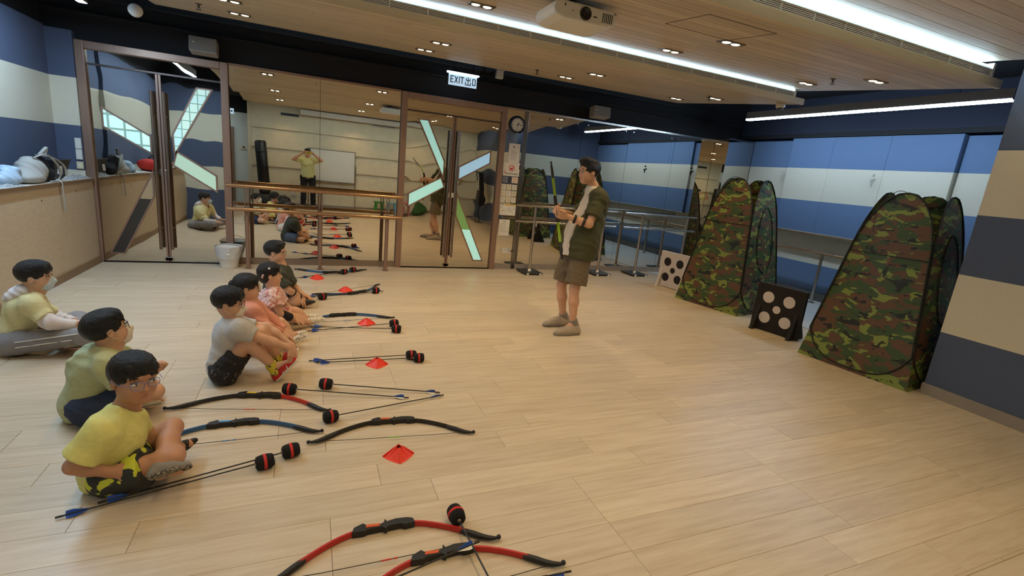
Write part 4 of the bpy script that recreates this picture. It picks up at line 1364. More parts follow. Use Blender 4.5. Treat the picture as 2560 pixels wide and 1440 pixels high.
bow('red limbed bow at the bottom of the picture, the farther of two crossing', F2(1248, 1347), F2(966, 1318), M_RED_L, M_RED_L, M_OR, M_RS)
bow('red limbed bow nearest the camera under a blue and white arrow', F2(1411, 1412), F2(1112, 1384), M_RED_L, M_RED_L, M_OR, M_RS, z=0.0)
bow('black limbed bow with orange pad and green serving beside the nearest red cone', F2(1184, 1082), F2(985, 1052), M_BLK_L, M_BLK_L, M_OR, M_GN)
bow('blue limbed bow lying beside the boy in the yellow shirt', F2(804, 1079), F2(590, 1058), M_BLUE_L, M_BLUE_L, M_LB, M_BS)
bow('bow with one black and one red limb and a yellow pad', F2(823, 1027), F2(676, 994), M_BLK_L, M_RED_L, M_YE, M_RS)
bow('blue limbed bow behind the third red cone from the camera', F2(985, 794), F2(862, 787), M_BLUE_L, M_BLUE_L, M_BLK_L, M_BS)
bow('blue limbed bow with its grip towards the camera around the fourth cone', F2(780, 735), F2(886, 731), M_BLUE_L, M_BLUE_L, M_BLK_L, M_BS)
bow('blue limbed bow lying closest to the mirror', F2(738, 672), F2(836, 681), M_BLUE_L, M_BLUE_L, M_BLK_L, M_BS)

# ================================================================== ARROWS
M_FOAM = mat('black_sponge', (18, 16, 17), 0.95, bump=(300, 0.6))
M_BAND_R = mat('red_band', (196, 40, 34), 0.7)
M_SHAFT = mat('black_shaft', (24, 22, 22), 0.35)
M_FLB, M_FLW = mat('blue_vane', (34, 84, 190), 0.45), mat('white_vane', (228, 226, 220), 0.5)
ar0 = None
AL = 0.76


def arrow(label, head, tail, roll=0.0, hz=0.037, tz=0.010, L=AL):
    global ar0
    h = Vector((head[0], head[1], hz)); t = Vector((tail[0], tail[1], tz))
    d = (h - t).normalized()
    yaw = math.atan2(d.y, d.x); pitch = -math.asin(max(-1, min(1, (hz - tz) / L)))
    rot = (Matrix.Rotation(yaw, 4, 'Z') @ Matrix.Rotation(pitch, 4, 'Y') @ Matrix.Rotation(roll, 4, 'X')).to_euler()
    if ar0 is None:
        ar0 = local_thing('foam_arrow', label, 'arrow', h, rot, 'foam tipped arrows')
        X = Matrix.Rotation(math.radians(90), 4, 'Y')
        MB().lathe([(0.0, -0.042), (0.022, -0.042), (0.032, -0.036), (0.0365, -0.015), (0.037, 0.0), (0.0365, 0.015), (0.033, 0.034), (0.027, 0.041), (0.0, 0.043)], 22, X).build('foam_head', M_FOAM, ar0)
        MB().lathe([(0.0370, -0.007), (0.0382, -0.006), (0.0382, 0.006), (0.0370, 0.007)], 22, X).build('red_band', M_BAND_R, ar0)
        MB().lathe([(0.0, -0.048), (0.006, -0.048), (0.008, -0.043), (0.010, -0.041)], 12, X).build('tip_collar', M_STEEL, ar0)
        MB().cyl((-AL + 0.01, 0, 0), (-0.04, 0, 0), 0.0036, 8).build('shaft', M_SHAFT, ar0)
        MB().cyl((-AL - 0.012, 0, 0), (-AL + 0.012, 0, 0), 0.0045, 8).build('nock', M_BLKP, ar0)
        for k, m in enumerate((M_FLW, M_FLB, M_FLB)):
            Mk = Matrix.Rotation(math.radians(120 * k + 200), 4, 'X')
            MB().prism([(-AL + 0.02, 0.0006, 0.003), (-AL + 0.022, 0.0006, 0.017), (-AL + 0.045, 0.0006, 0.018), (-AL + 0.095, 0.0006, 0.003)], (0, -0.0012, 0), Mk).build('vane', m, ar0)
        return ar0
    return dup(ar0, 'foam_arrow', label, h, rot)


def G2(px, py, z):
    p = fl(px, py, z)
    return (p.x, p.y)


for lab, hd, tl, rl in (
        ('foam arrow with head beside the boy in yellow, the rear of the crossed pair', (727, 1126), (143, 1282), 0.2),
        ('foam arrow with head beside the boy in yellow, the shorter looking of the crossed pair', (662, 1154), (245, 1268), 0.6),
        ('foam arrow with its head on the tip of the black and red bow', (827, 1041), (1110, 987), 0.1),
        ('foam arrow pointing left, the upper of two in front of the red shoes', (815, 959), (1100, 981), 0.5),
        ('foam arrow pointing left, the lower of two in front of the red shoes', (724, 972), (1020, 994), 1.0),
        ('foam arrow behind the second red cone, the farther of the pair', (1028, 887), (775, 902), 0.2),
        ('foam arrow behind the second red cone, the nearer of the pair', (1047, 894), (790, 907), 0.8),
        ('foam arrow beside the third red cone with its head farther from the camera', (985, 808), (775, 827), 0.3),
        ('foam arrow beside the third red cone with its head nearer the camera', (991, 822), (787, 817), 0.1),
        ('foam arrow with head by the black shoe near the fourth cone', (806, 741), (962, 727), 0.4),
        ('foam arrow with head at the right end of the fourth bow from the camera side', (939, 726), (784, 741), 0.0),
        ('foam arrow across the bow closest to the mirror, left head', (860, 679), (745, 695), 0.5),
        ('foam arrow across the bow closest to the mirror, right head', (882, 674), (726, 697), 0.9)):
    h = G2(*hd, 0.037)
    tt = G2(*tl, 0.01)
    d = Vector(tt) - Vector(h); tt = Vector(h) + d.normalized() * AL
    arrow(lab, h, tt, rl)
h = G2(1140, 1290, 0.037); q = G2(1215, 1440, 0.03); d = (Vector(q) - Vector(h)).normalized()
arrow('foam arrow standing upright in the picture with its head beyond the two red bows', h, Vector(h) + d * AL, 0.3, 0.045, 0.045)
q = G2(1192, 1357, 0.045); p2 = G2(1020, 1432, 0.045); d = (Vector(p2) - Vector(q)).normalized()
arrow('foam arrow lying across the nearest red bow with white and blue vanes', Vector(q) + d * AL, Vector(q), 1.0, 0.047, 0.047)
q = G2(1422, 1424, 0.03); p2 = G2(1345, 1440, 0.03); d = (Vector(p2) - Vector(q)).normalized()
arrow('foam arrow at the bottom edge with its vanes under the nearest bow tip', Vector(q) + d * AL, Vector(q), 2.6, 0.037, 0.02)

# ================================================================== MARKER CONES
M_CONE = mat('red_orange_soft_plastic', (240, 62, 34), 0.45, noise=(30, 0.04))
cn0 = None
for lab, px, py, a, s in (('bright red soft marker cone nearest the camera beside the black bow', 996, 1138, 0.75, 1.0), ('bright red soft marker cone in front of a parallel pair of arrows', 942, 912, 0.7, 1.0),
                          ('bright red soft marker cone behind two crossing arrows', 916, 810, 0.72, 1.0), ('bright red soft marker cone inside the reversed blue bow', 864, 728, 0.6, 1.0), ('bright red soft marker cone nearest the mirror', 793, 697, 0.7, 1.0)):
    p = fl(px, py)
    if cn0 is None:
        cn0 = local_thing('marker_cone', lab, 'cone', (p.x, p.y, 0), (0, 0, a), 'red marker cones')
        b = MB()
        rings = [(0.066, 0.0), (0.066, 0.0022), (0.060, 0.004), (0.017, 0.054), (0.015, 0.057), (0.012, 0.054), (0.056, 0.0015)]
        vs, fs = [], []
        for r, z in rings:
            for k in range(16):
                an = 2 * math.pi * k / 16 + math.pi / 8
                c, s_ = math.cos(an), math.sin(an); q = (abs(c) ** 6 + abs(s_) ** 6) ** (-1 / 6)
                dip = 0.0
                vs.append((r * c * q, r * s_ * q, z - (0.010 * (abs(c * s_) < 0.3) if z > 0.05 else 0)))
        n = len(rings)
        for i in range(n - 1):
            for k in range(16):
                fs.append((i * 16 + k, i * 16 + (k + 1) % 16, (i + 1) * 16 + (k + 1) % 16, (i + 1) * 16 + k))
        b.add(vs, fs, False); b.build('shell', M_CONE, cn0)
        b = MB()
        for k in range(4):
            an = math.pi / 4 + k * math.pi / 2; c, s_ = math.cos(an), math.sin(an)
            b.tube([(0.084 * c, 0.084 * s_, 0.003), (0.023 * c, 0.023 * s_, 0.052)], [0.004, 0.003], 6)
        b.build('edge_ribs', M_CONE, cn0)
    else:
        dup(cn0, 'marker_cone', lab, (p.x, p.y, 0), (0, 0, a))

# ================================================================== BIN AND BAGS
bx, by = -0.955, -0.22
t = thing('waste_bin', 'white waste bin with a clear liner beside the left door', 'bin', (bx, by, 0))
MB().lathe([(0.0, 0.004), (0.093, 0.004), (0.098, 0.0), (0.102, 0.01), (0.140, 0.268), (0.150, 0.272), (0.150, 0.280), (0.138, 0.280), (0.098, 0.02), (0.0, 0.015)], 32, Matrix.Translation((bx, by, 0))).build('bucket', M_PLASTIC, t)


def liner(u, v):
    a = 2 * math.pi * u
    z = 0.287 - 0.135 * v - 0.02 * v * math.sin(2 * a + 1) - 0.012 * v * math.sin(5 * a)
    r = 0.158 - 0.030 * v + 0.005 * math.sin(9 * a + 4 * v) + 0.004 * math.sin(17 * a)
    return Vector((bx + r * math.cos(a), by + r * math.sin(a), z))


MB().grid(liner, 64, 6).build('liner_bag', mat('thin_white_film', (228, 228, 230), 0.3, alpha=0.75), t)
MB().grid(lambda u, v: Vector((bx + (0.155 - 0.03 * v + 0.004 * math.sin(11 * 2 * math.pi * u)) * math.cos(2 * math.pi * u), by + (0.155 - 0.03 * v) * math.sin(2 * math.pi * u), 0.287 - 0.16 * v)), 64, 5).build('liner_inside', MATS['thin_white_film'], t)
MB().tube(arc_pts((bx, by, 0.262), 0.153, math.radians(200), math.radians(345), 14, (1, 0, 0), (0, 0.96, -0.42)), 0.004, 6).build('handle', M_STEEL, t)
MB().cyl((bx - 0.01, by - 0.166, 0.195), (bx + 0.03, by - 0.166, 0.20), 0.008, 8).build('handle_grip', M_PLASTIC, t)

# things on the ledge: modelled as soft blobs
def blob_thing(name, label, cat, base, parts):
    t = thing(name, label, cat, base)
    for nm, sdf, m, vox, wr in parts:
        if isinstance(sdf, MB):
            sdf.build(nm, m, t)
        else:
            link(nm, sdf.mesh(nm, m, vox, wr), t)
    return t


M_GREYC = mat('pale_grey_canvas', (176, 174, 168), 0.85, bump=(200, 0.3)); M_DKC = mat('black_canvas', (26, 25, 34), 0.85, bump=(150, 0.3))
M_BLUEW = mat('pale_blue_plastic', (176, 200, 222), 0.35)
ZL = 1.012
s = Sdf().ell((-2.47, -1.13, ZL + 0.115), (0.105, 0.20, 0.13), k=0.03).ell((-2.44, -1.28, ZL + 0.05), (0.09, 0.16, 0.055), k=0.05).ell((-2.45, -1.02, ZL + 0.16), (0.075, 0.10, 0.11), None, 0.02, 's').cut((0, 0, ZL), (0, 0, -1))
s2 = Sdf().ell((-2.46, -1.02, ZL + 0.13), (0.075, 0.12, 0.12), k=0.02).ell((-2.46, -0.9, ZL + 0.07), (0.07, 0.14, 0.07), k=0.04).cut((0, 0, ZL), (0, 0, -1))
st = MB()
st.tube(catmull([(-2.42, -1.20, ZL + 0.235), (-2.37, -1.08, ZL + 0.27), (-2.34, -0.95, ZL + 0.18), (-2.345, -0.87, ZL + 0.08), (-2.37, -0.90, ZL + 0.015), (-2.36, -1.05, ZL + 0.012)], 6), 0.013, 6, flat=((0, 0, 1), 0.45))
st.tube(catmull([(-2.44, -1.10, ZL + 0.26), (-2.36, -0.98, ZL + 0.24), (-2.33, -0.83, ZL + 0.16), (-2.335, -0.78, ZL + 0.06), (-2.36, -0.85, ZL + 0.012)], 6), 0.012, 6, flat=((0, 0, 1), 0.45))
loop = MB().tube(catmull([(-2.42, -1.08, ZL + 0.26), (-2.40, -1.05, ZL + 0.30), (-2.39, -1.0, ZL + 0.33), (-2.40, -1.03, ZL + 0.27)], 5), 0.016, 6)
hang = MB().tube(catmull([(-2.36, -0.95, ZL + 0.015), (-2.325, -0.93, ZL + 0.005), (-2.318, -0.93, ZL - 0.10), (-2.32, -0.92, ZL - 0.30)], 6), [0.014] * 18 + [0.009], 6, flat=((1, 0, 0), 0.3))
blob_thing('backpack', 'open pale grey backpack with dark lining on the left ledge', 'bag', (-2.45, -1.1, ZL), [('body', s, M_GREYC, 0.008, (0.003, 40, (0, 1, 1))), ('dark_lining', s2, M_DKC, 0.008, (0.003, 45, (0, 1, 0.5))), ('shoulder_straps', st, M_GREYC, 0, 0), ('grab_loop', loop, M_GREYC, 0, 0), ('hanging_strap', hang, M_GREYC, 0, 0)])
s = Sdf().ell((-2.46, -1.62, ZL + 0.06), (0.10, 0.14, 0.075), k=0.03).ell((-2.46, -1.58, ZL + 0.13), (0.07, 0.10, 0.04), k=0.03).cut((0, 0, ZL), (0, 0, -1))
blob_thing('carrier_bag', 'pale blue and white carrier bag at the left picture edge', 'bag', (-2.47, -1.5, ZL), [('body', s, M_BLUEW, 0.008, (0.005, 50, (0.3, 1, 1)))])
t = thing('flared_tray', 'black flared tray standing against the slate wall on the ledge', 'tray', (-2.52, -0.62, ZL))
b = MB(); b.add([(-2.60, -0.72, ZL), (-2.46, -0.72, ZL), (-2.46, -0.46, ZL), (-2.60, -0.46, ZL), (-2.635, -0.76, ZL + 0.20), (-2.43, -0.76, ZL + 0.20), (-2.43, -0.36, ZL + 0.20), (-2.635, -0.36, ZL + 0.20)],
                [(0, 3, 2, 1), (0, 1, 5, 4), (1, 2, 6, 5), (2, 3, 7, 6), (3, 0, 4, 7), (4, 5, 6, 7)], False); b.build('shell', M_BLKP, t, 0.01)
MB().box((-2.64, -0.765, ZL + 0.20), (-2.425, -0.355, ZL + 0.212)).build('rim', mat('dark_gloss_plastic', (60, 62, 68), 0.2), t, 0.004)
MB().box((-2.45, -0.66, ZL + 0.06), (-2.437, -0.57, ZL + 0.14)).build('label', M_PAPER, t)


def crumple(cx, cy, lx, ly, hz, seed):
    rr = random.Random(seed); ph = [rr.uniform(0, 6.28) for _ in range(8)]
    b = MB()

    def fn(u, v):
        x, y = (u - 0.5) * 2, (v - 0.5) * 2; e = max(0, 1 - x * x) * max(0, 1 - y * y)
        h = hz * (e ** 0.5) * (0.55 + 0.25 * math.sin(9 * x + ph[0] + 3 * y) + 0.2 * math.sin(14 * y + ph[1] - 5 * x) + 0.15 * math.sin(23 * x + 17 * y + ph[2]))
        return Vector((cx + x * lx * (1 + 0.06 * math.sin(7 * y + ph[3])), cy + y * ly, ZL + 0.001 + max(0, h)))
    return b.grid(fn, 22, 30, False)


M_FILM = mat('clear_film', (205, 210, 216), 0.12, alpha=0.55)
crumple(-2.41, -0.33, 0.05, 0.24, 0.05, 2).build('plastic_bag', M_FILM, None, label='crumpled clear plastic bag at the door end of the ledge', cat='plastic bag')
crumple(-2.43, -1.75, 0.09, 0.2, 0.03, 5).build('plastic_bag', M_FILM, None, label='flat clear plastic bag at the left picture edge of the ledge', cat='plastic bag')
s = Sdf().ell((-2.48, -2.75, ZL + 0.08), (0.11, 0.22, 0.10), k=0.03).cut((0, 0, ZL), (0, 0, -1))
s2 = Sdf().ell((-2.47, -2.60, ZL + 0.10), (0.10, 0.09, 0.085), k=0.02).ell((-2.46, -2.9, ZL + 0.07), (0.10, 0.08, 0.07), k=0.02).cut((0, 0, ZL), (0, 0, -1))
hd = MB().tube(catmull([(-2.47, -2.85, ZL + 0.15), (-2.46, -2.8, ZL + 0.21), (-2.46, -2.7, ZL + 0.21), (-2.47, -2.65, ZL + 0.16)], 6), 0.01, 6)
blob_thing('sports_bag', 'black and red sports bag on the ledge seen in the left door', 'bag', (-2.47, -2.75, ZL), [('body', s, M_DKC, 0.01, None), ('red_side', s2, mat('red_canvas', (200, 46, 40), 0.8), 0.01, None), ('handle', hd, M_DKC, 0, 0)])

# ================================================================== BEHIND THE CAMERA (seen in the mirrors)
t = thing('whiteboard', 'white mobile board on a steel stand before the cream wall', 'whiteboard', (0.65, -8.2, 0))
MB().box((0.02, -8.25, 0.79), (1.255, -8.22, 1.68)).build('writing_surface', mat('board_white', (232, 230, 224), 0.25), t)
for a, c in (((0.0, 0.775), (1.275, 0.795)), ((0.0, 1.675), (1.275, 1.695)), ((0.0, 0.775), (0.02, 1.695)), ((1.255, 0.775), (1.275, 1.695))):
    MB().box((a[0], -8.255, a[1]), (c[0], -8.215, c[1])).build('frame_bar', M_STEEL, t)
MB().box((0.1, -8.22, 0.77), (1.15, -8.15, 0.785)).build('pen_tray', M_STEEL, t)
for x in (-0.012, 1.287):
    MB().tube([(x, -8.235, 0.06), (x, -8.235, 1.3)], 0.013, 8).build('stand_post', M_STEEL, t)
    MB().tube([(x, -8.27, 0.06), (x, -8.02, 0.06)], 0.014, 8).build('foot', M_STEEL, t)
    MB().sphere((x, -8.03, 0.025), 0.025).build('castor', M_BLKP, t)
b = MB(); b.box((0.18, -8.2, 0.785), (0.32, -8.17, 0.80)); b.build('marker_pens', M_INK, t)
t = thing('projection_screen', 'long white roller screen housing high on the cream wall', 'screen', (1.6, -8.2, 2.6))
MB().box((-0.22, -8.27, 2.56), (3.4, -8.13, 2.70)).build('housing', M_PLASTIC, t, 0.01)
for x in (0.0, 3.2):
    MB().box((x, -8.29, 2.68), (x + 0.04, -8.2, 2.72)).build('bracket', M_GREYP, t)
for lab, x0, x1, z0, z1 in (('dark air grille left of the roller screen on the cream wall', -0.74, -0.24, 2.47, 2.58), ('narrow dark air slot under the roller screen', 1.70, 2.43, 2.50, 2.56)):
    t = thing('air_grille', lab, 'air vent', ((x0 + x1) / 2, -8.28, z0))
    MB().box((x0, -8.30, z0), (x1, -8.275, z1)).build('frame', M_PLASTIC, t)
    MB().box((x0 + 0.02, -8.279, z0 + 0.02), (x1 - 0.02, -8.272, z1 - 0.02)).build('opening', M_INK, t)
    for k in range(4):
        zz = z0 + 0.025 + k * (z1 - z0 - 0.05) / 3
        MB().box((x0 + 0.02, -8.275, zz), (x1 - 0.02, -8.268, zz + 0.004)).build('slat', mat('dark_slat', (70, 72, 72), 0.5), t)
t = thing('punch_bag', 'tall black standing punch bag before the cream wall', 'punch bag', (-1.12, -8.05, 0))
b = MB().lathe([(0.0, 0.02), (0.24, 0.02), (0.26, 0.08), (0.24, 0.24), (0.16, 0.32), (0.1, 0.36)], 24, Matrix.Translation((-1.12, -7.98, 0))); b.build('base', M_BLKP, t)
Mt = Matrix.Translation((-1.12, -7.98, 0.34)) @ Matrix.Rotation(math.radians(-4), 4, 'Y')
MB().lathe([(0.0, 0.0), (0.13, 0.0), (0.145, 0.03), (0.145, 1.36), (0.12, 1.41), (0.0, 1.42)], 24, Mt).build('bag', mat('black_vinyl', (18, 18, 20), 0.3), t)
for z in (0.3, 1.1):
    MB().lathe([(0.1455, z), (0.1475, z), (0.1475, z + 0.04), (0.1455, z + 0.04)], 24, Mt).build('strap', M_BLKM, t)
MB().box((-1.24, -8.05, 1.60), (-1.20, -8.0, 1.70)).build('strap_end', M_GREYP, t)


def stool(label, x, y, col, nm):
    t = thing('kids_stool', label, 'stool', (x, y, 0)); m = mat(nm, col, 0.4)
    MB().lathe([(0.0, 0.29), (0.15, 0.29), (0.165, 0.30), (0.165, 0.318), (0.15, 0.325), (0.0, 0.325)], 24, Matrix.Translation((x, y, 0))).build('seat', m, t)
    for k in range(4):
        a = math.pi / 4 + k * math.pi / 2
        MB().tube([(x + 0.10 * math.cos(a), y + 0.10 * math.sin(a), 0.30), (x + 0.135 * math.cos(a), y + 0.135 * math.sin(a), 0.15), (x + 0.145 * math.cos(a), y + 0.145 * math.sin(a), 0)], [0.03, 0.034, 0.022], 10).build('leg', m, t)


stool('small green plastic stool at the cream wall', 1.97, -8.0, (60, 140, 50), 'green_plastic')
stool('small pale blue plastic stool between green and pink stools', 2.36, -8.02, (130, 180, 205), 'pale_blue_stool_plastic')
stool('small pink plastic stool right of the blue stool in the mirror', 2.72, -8.0, (215, 140, 150), 'pink_plastic')
for lab, x, w_, m in (('green and brown soft bag on the floor by the stools', 3.2, 0.2, mat('green_canvas', (52, 92, 40), 0.8)), ('pale soft bag on the floor behind the instructor in the door mirror', 3.75, 0.16, M_GREYC), ('dark rucksack on the floor left of the whiteboard', -0.62, 0.15, M_DKC)):
    s = Sdf().ell((x, -8.02, 0.14), (w_, 0.13, 0.15), k=0.03).ell((x + 0.03, -7.95, 0.10), (w_ * 0.7, 0.12, 0.10), k=0.04).cut((0, 0, 0.002), (0, 0, -1))
    blob_thing('floor_bag', lab, 'bag', (x, -8.0, 0), [('body', s, m, 0.012, (0.004, 30, (1, 0.5, 1))), ('strap', MB().tube(catmull([(x - 0.05, -7.95, 0.24), (x, -7.87, 0.33), (x + 0.06, -7.9, 0.24)], 6), 0.01, 6), m, 0, 0)])
for k, (x, lab) in enumerate(((-0.42, 'white twin socket low on the cream wall, left of two'), (-0.18, 'white twin socket low on the cream wall, right of two'))):
    t = thing('wall_socket', lab, 'socket', (x, -8.27, 0.3)); MB().box((x - 0.07, -8.285, 0.30), (x + 0.07, -8.255, 0.39)).build('plate', M_PLASTIC, t, 0.003)
    MB().box((x - 0.03, -8.256, 0.33), (x - 0.02, -8.254, 0.35)).box((x + 0.02, -8.256, 0.33), (x + 0.03, -8.254, 0.35)).build('socket_holes', M_INK, t)
t = thing('poster', 'small white poster with a round emblem on the lobby wall', 'poster', (-1.7, -8.79, 1.42))
MB().box((-1.83, -8.80, 1.42), (-1.57, -8.795, 1.58)).build('paper', M_PAPER, t)
MB().lathe([(0.0, 0.003), (0.034, 0.003), (0.034, 0.0)], 20, Matrix.Translation((-1.7, -8.795, 1.52)) @ Matrix.Rotation(math.radians(-90), 4, 'X'), False).build('emblem', mat('emblem_brown', (120, 84, 40), 0.7), t)
MB().box((-1.79, -8.795, 1.445), (-1.61, -8.793, 1.46)).build('caption', M_INK, t)
t = thing('exit_sign', 'small lit green exit sign hanging in the lobby seen in the mirror', 'exit sign', (-2.0, -8.2, 2.35))
MB().box((-2.15, -8.21, 2.36), (-1.85, -8.19, 2.50)).build('sign_panel', M_SIGN, t)
MB().box((-1.92, -8.189, 2.41), (-1.88, -8.187, 2.45)).box((-2.0, -8.189, 2.425), (-1.92, -8.187, 2.435)).build('arrow_mark', M_GREEN, t)
MB().cyl((-2.0, -8.2, 2.5), (-2.0, -8.2, ZC), 0.006, 6).build('hanger_rod', M_BLKM, t)
t = thing('keyboard_stand', 'black keyboard and folding stand against the near striped wall', 'keyboard', (4.85, -7.0, 0))
MB().box((4.78, -7.15, 0.55), (4.92, -6.85, 1.55)).build('keyboard_body', M_BLKP, t, 0.01)
for k in range(16):
    MB().box((4.772, -7.1, 0.95 + k * 0.035), (4.78, -6.92, 0.978 + k * 0.035)).build('key', M_PAPER, t)
MB().tube([(4.85, -7.3, 0.02), (4.85, -6.75, 0.62)], 0.015, 8).tube([(4.85, -6.7, 0.02), (4.85, -7.25, 0.62)], 0.015, 8).tube([(4.62, -7.3, 0.02), (5.0, -7.3, 0.02)], 0.015, 8).tube([(4.62, -6.7, 0.02), (5.0, -6.7, 0.02)], 0.015, 8).build('folding_legs', M_BLKM, t)

# ================================================================== PEOPLE
def skin_mat(name, col):
    m = mat(name, col, 0.55, spec=0.35, noise=(25, 0.05))
    return m


SK_A, SK_B = skin_mat('skin_light', (212, 166, 138)), skin_mat('skin_tan', (192, 142, 112))
M_HAIR = mat('black_hair', (19, 17, 19), 0.36, noise=(220, 0.4, (1, 1, 0.12)), bump=(260, 1.0, (1, 1, 0.10)))
M_EYEW, M_IRIS, M_LIP = mat('eye_white', (222, 214, 206), 0.3), mat('dark_iris', (22, 15, 12), 0.15), mat('lip', (176, 104, 92), 0.5)
M_BROW = mat('eyebrow', (40, 30, 27), 0.8)


def nrm(v):
    return Vector(v).normalized()


def V3(p):
    return Vector(p)


def head_frame(f, u):
    f = nrm(f); u = nrm(Vector(u) - f * Vector(u).dot(f)); r = f.cross(u)
    return f, u, r


def sdf_head(S, c, f, u, r, H):
    A = [f, r, u]
    C = lambda a, b, d: c + f * (a * H) + r * (b * H) + u * (d * H)
    S.ell(C(-.055, 0, .115), (.425 * H, .365 * H, .385 * H), A, .03)
    S.ell(C(.10, 0, -.16), (.29 * H, .285 * H, .33 * H), A, .10 * H)
    S.ell(C(.22, 0, -.40), (.11 * H, .12 * H, .09 * H), A, .12 * H)
    for s in (-1, 1):
        S.ell(C(.20, s * .17, -.16), (.15 * H, .13 * H, .16 * H), A, .09 * H)
        S.ell(C(.05, s * .24, -.24), (.14 * H, .08 * H, .14 * H), A, .08 * H)
        S.ell(C(-.03, s * .365, -.05), (.085 * H, .030 * H, .125 * H), A, .018 * H)
        S.ell(C(-.01, s * .392, -.04), (.045 * H, .018 * H, .07 * H), A, .015 * H, 's')
    S.ell(C(.33, 0, .12), (.07 * H, .22 * H, .06 * H), A, .08 * H)              # brow
    for s in (-1, 1):
        S.ell(C(.415, s * .155, .005), (.055 * H, .085 * H, .045 * H), A, .05 * H, 's')
    S.cap(C(.365, 0, .03), C(.435, 0, -.135), .026 * H, .048 * H, .045 * H)      # nose
    for s in (-1, 1):
        S.ell(C(.395, s * .055, -.145), (.035 * H, .03 * H, .028 * H), A, .025 * H)
    S.cap(C(.375, -.07, -.262), C(.375, .07, -.262), .026 * H, .026 * H, .02 * H)  # upper lip
    S.cap(C(.37, -.055, -.305), C(.37, .055, -.305), .03 * H, .03 * H, .02 * H)
    S.cap(C(.41, -.085, -.284), C(.41, .085, -.284), .010 * H, .010 * H, .012 * H, op='s')
    return C


def face_parts(par, C, f, u, r, H, look=(0, 0), mouth=True, narrow=1.0, eyes=True):
    R3 = Matrix((f, r, u)).transposed()
    if eyes:
        for s in (-1, 1):
            e = MB().sphere(C(.345, s * .158, .0), (.052 * H, .078 * H, .034 * H * narrow), R3).build('eye', M_EYEW, par)
            MB().sphere(C(.374 - abs(look[0]) * .008, s * .158 + look[0] * .035, .0 + look[1] * .02), (.026 * H, .034 * H, .033 * H * narrow), R3).build('iris', M_IRIS, e)
            MB().tube([C(.345, s * .075, .030), C(.395, s * .15, .048), C(.335, s * .235, .026)], [.007 * H, .011 * H, .007 * H], 6).build('eyelid', M_BROW, par)
            MB().tube([C(.385, s * .06, .105), C(.385, s * .15, .135), C(.325, s * .25, .105)], [.012 * H, .019 * H, .009 * H], 6, flat=(u, 0.8)).build('eyebrow', M_BROW, par)
    if mouth:
        MB().tube([C(.372, -.085, -.283), C(.402, -.03, -.276), C(.402, .03, -.276), C(.372, .085, -.283)], [.006 * H, .018 * H, .018 * H, .006 * H], 6, flat=(u, 0.7)).build('lips', M_LIP, par)


def hair_mesh(par, C, f, u, r, H, style='boy', vox=0.005):
    A = [f, r, u]; S = Sdf()
    S.ell(C(-.075, 0, .15), (.455 * H, .405 * H, .405 * H), A, .02)
    if style == 'boy':
        S.ell(C(.05, 0, .36), (.36 * H, .33 * H, .19 * H), A, .08 * H)
        S.ell(C(.27, -.04, .24), (.16 * H, .30 * H, .12 * H), A, .06 * H)
    elif style == 'short':
        S.ell(C(.10, 0, .40), (.30 * H, .32 * H, .15 * H), A, .06 * H)
    elif style == 'quiff':
        S.ell(C(.14, 0, .44), (.28 * H, .32 * H, .18 * H), A, .06 * H)
        for k in range(9):
            a = -0.9 + 1.8 * k / 8
            S.ell(C(.26 + .05 * math.sin(k * 2.1), .30 * math.sin(a), .44 + .05 * math.cos(k * 1.7)), (.10 * H, .08 * H, .09 * H), A, .03 * H)
    elif style == 'girl':
        S.ell(C(-.22, 0, .02), (.30 * H, .37 * H, .42 * H), A, .08 * H)
        S.ell(C(.02, 0, .34), (.34 * H, .34 * H, .19 * H), A, .08 * H)
    # strands: shallow lobes around the crown
    fr = {'boy': (.50, -.17), 'short': (.52, -.12), 'quiff': (.52, -.08), 'girl': (.50, -.13)}[style]
    S.ell(C(fr[0], 0, fr[1]), (.40 * H, .31 * H, .36 * H), A, .04 * H, 's')
    for s in (-1, 1):
        S.ell(C(.22, s * .44, -.20), (.24 * H, .14 * H, .25 * H), A, .04 * H, 's')
        S.ell(C(-.02, s * .42, -.07), (.10 * H, .09 * H, .15 * H), A, .03 * H, 's')
    low = {'boy': -.27, 'short': -.22, 'quiff': -.24, 'girl': -.34}[style]
    S.cut(C(-.1, 0, low), -u * 1.0 + f * {'boy': .35, 'short': .12, 'quiff': .05, 'girl': .45}[style])
    if style == 'boy':          # fringe
        for k in range(8):
            b = -.24 + .48 * k / 7
            S.cap(C(.31, b * 0.9, .34), C(.375, b, .135 + .025 * math.sin(k * 2.7)), .055 * H, .022 * H, .03 * H)
    if style == 'girl':
        for k in range(7):
            b = -.26 + .52 * k / 6
            S.cap(C(.28, b * 0.9, .34), C(.36, b * 1.05, .15 + .03 * math.sin(k * 1.9)), .05 * H, .018 * H, .03 * H)
    wr = (0.0013, 230, tuple(r + f * 0.25)) if style != 'quiff' else (0.0026, 130, tuple(r + f * 0.6))
    return link('hair', S.mesh('hair', M_HAIR, vox, wr), par)


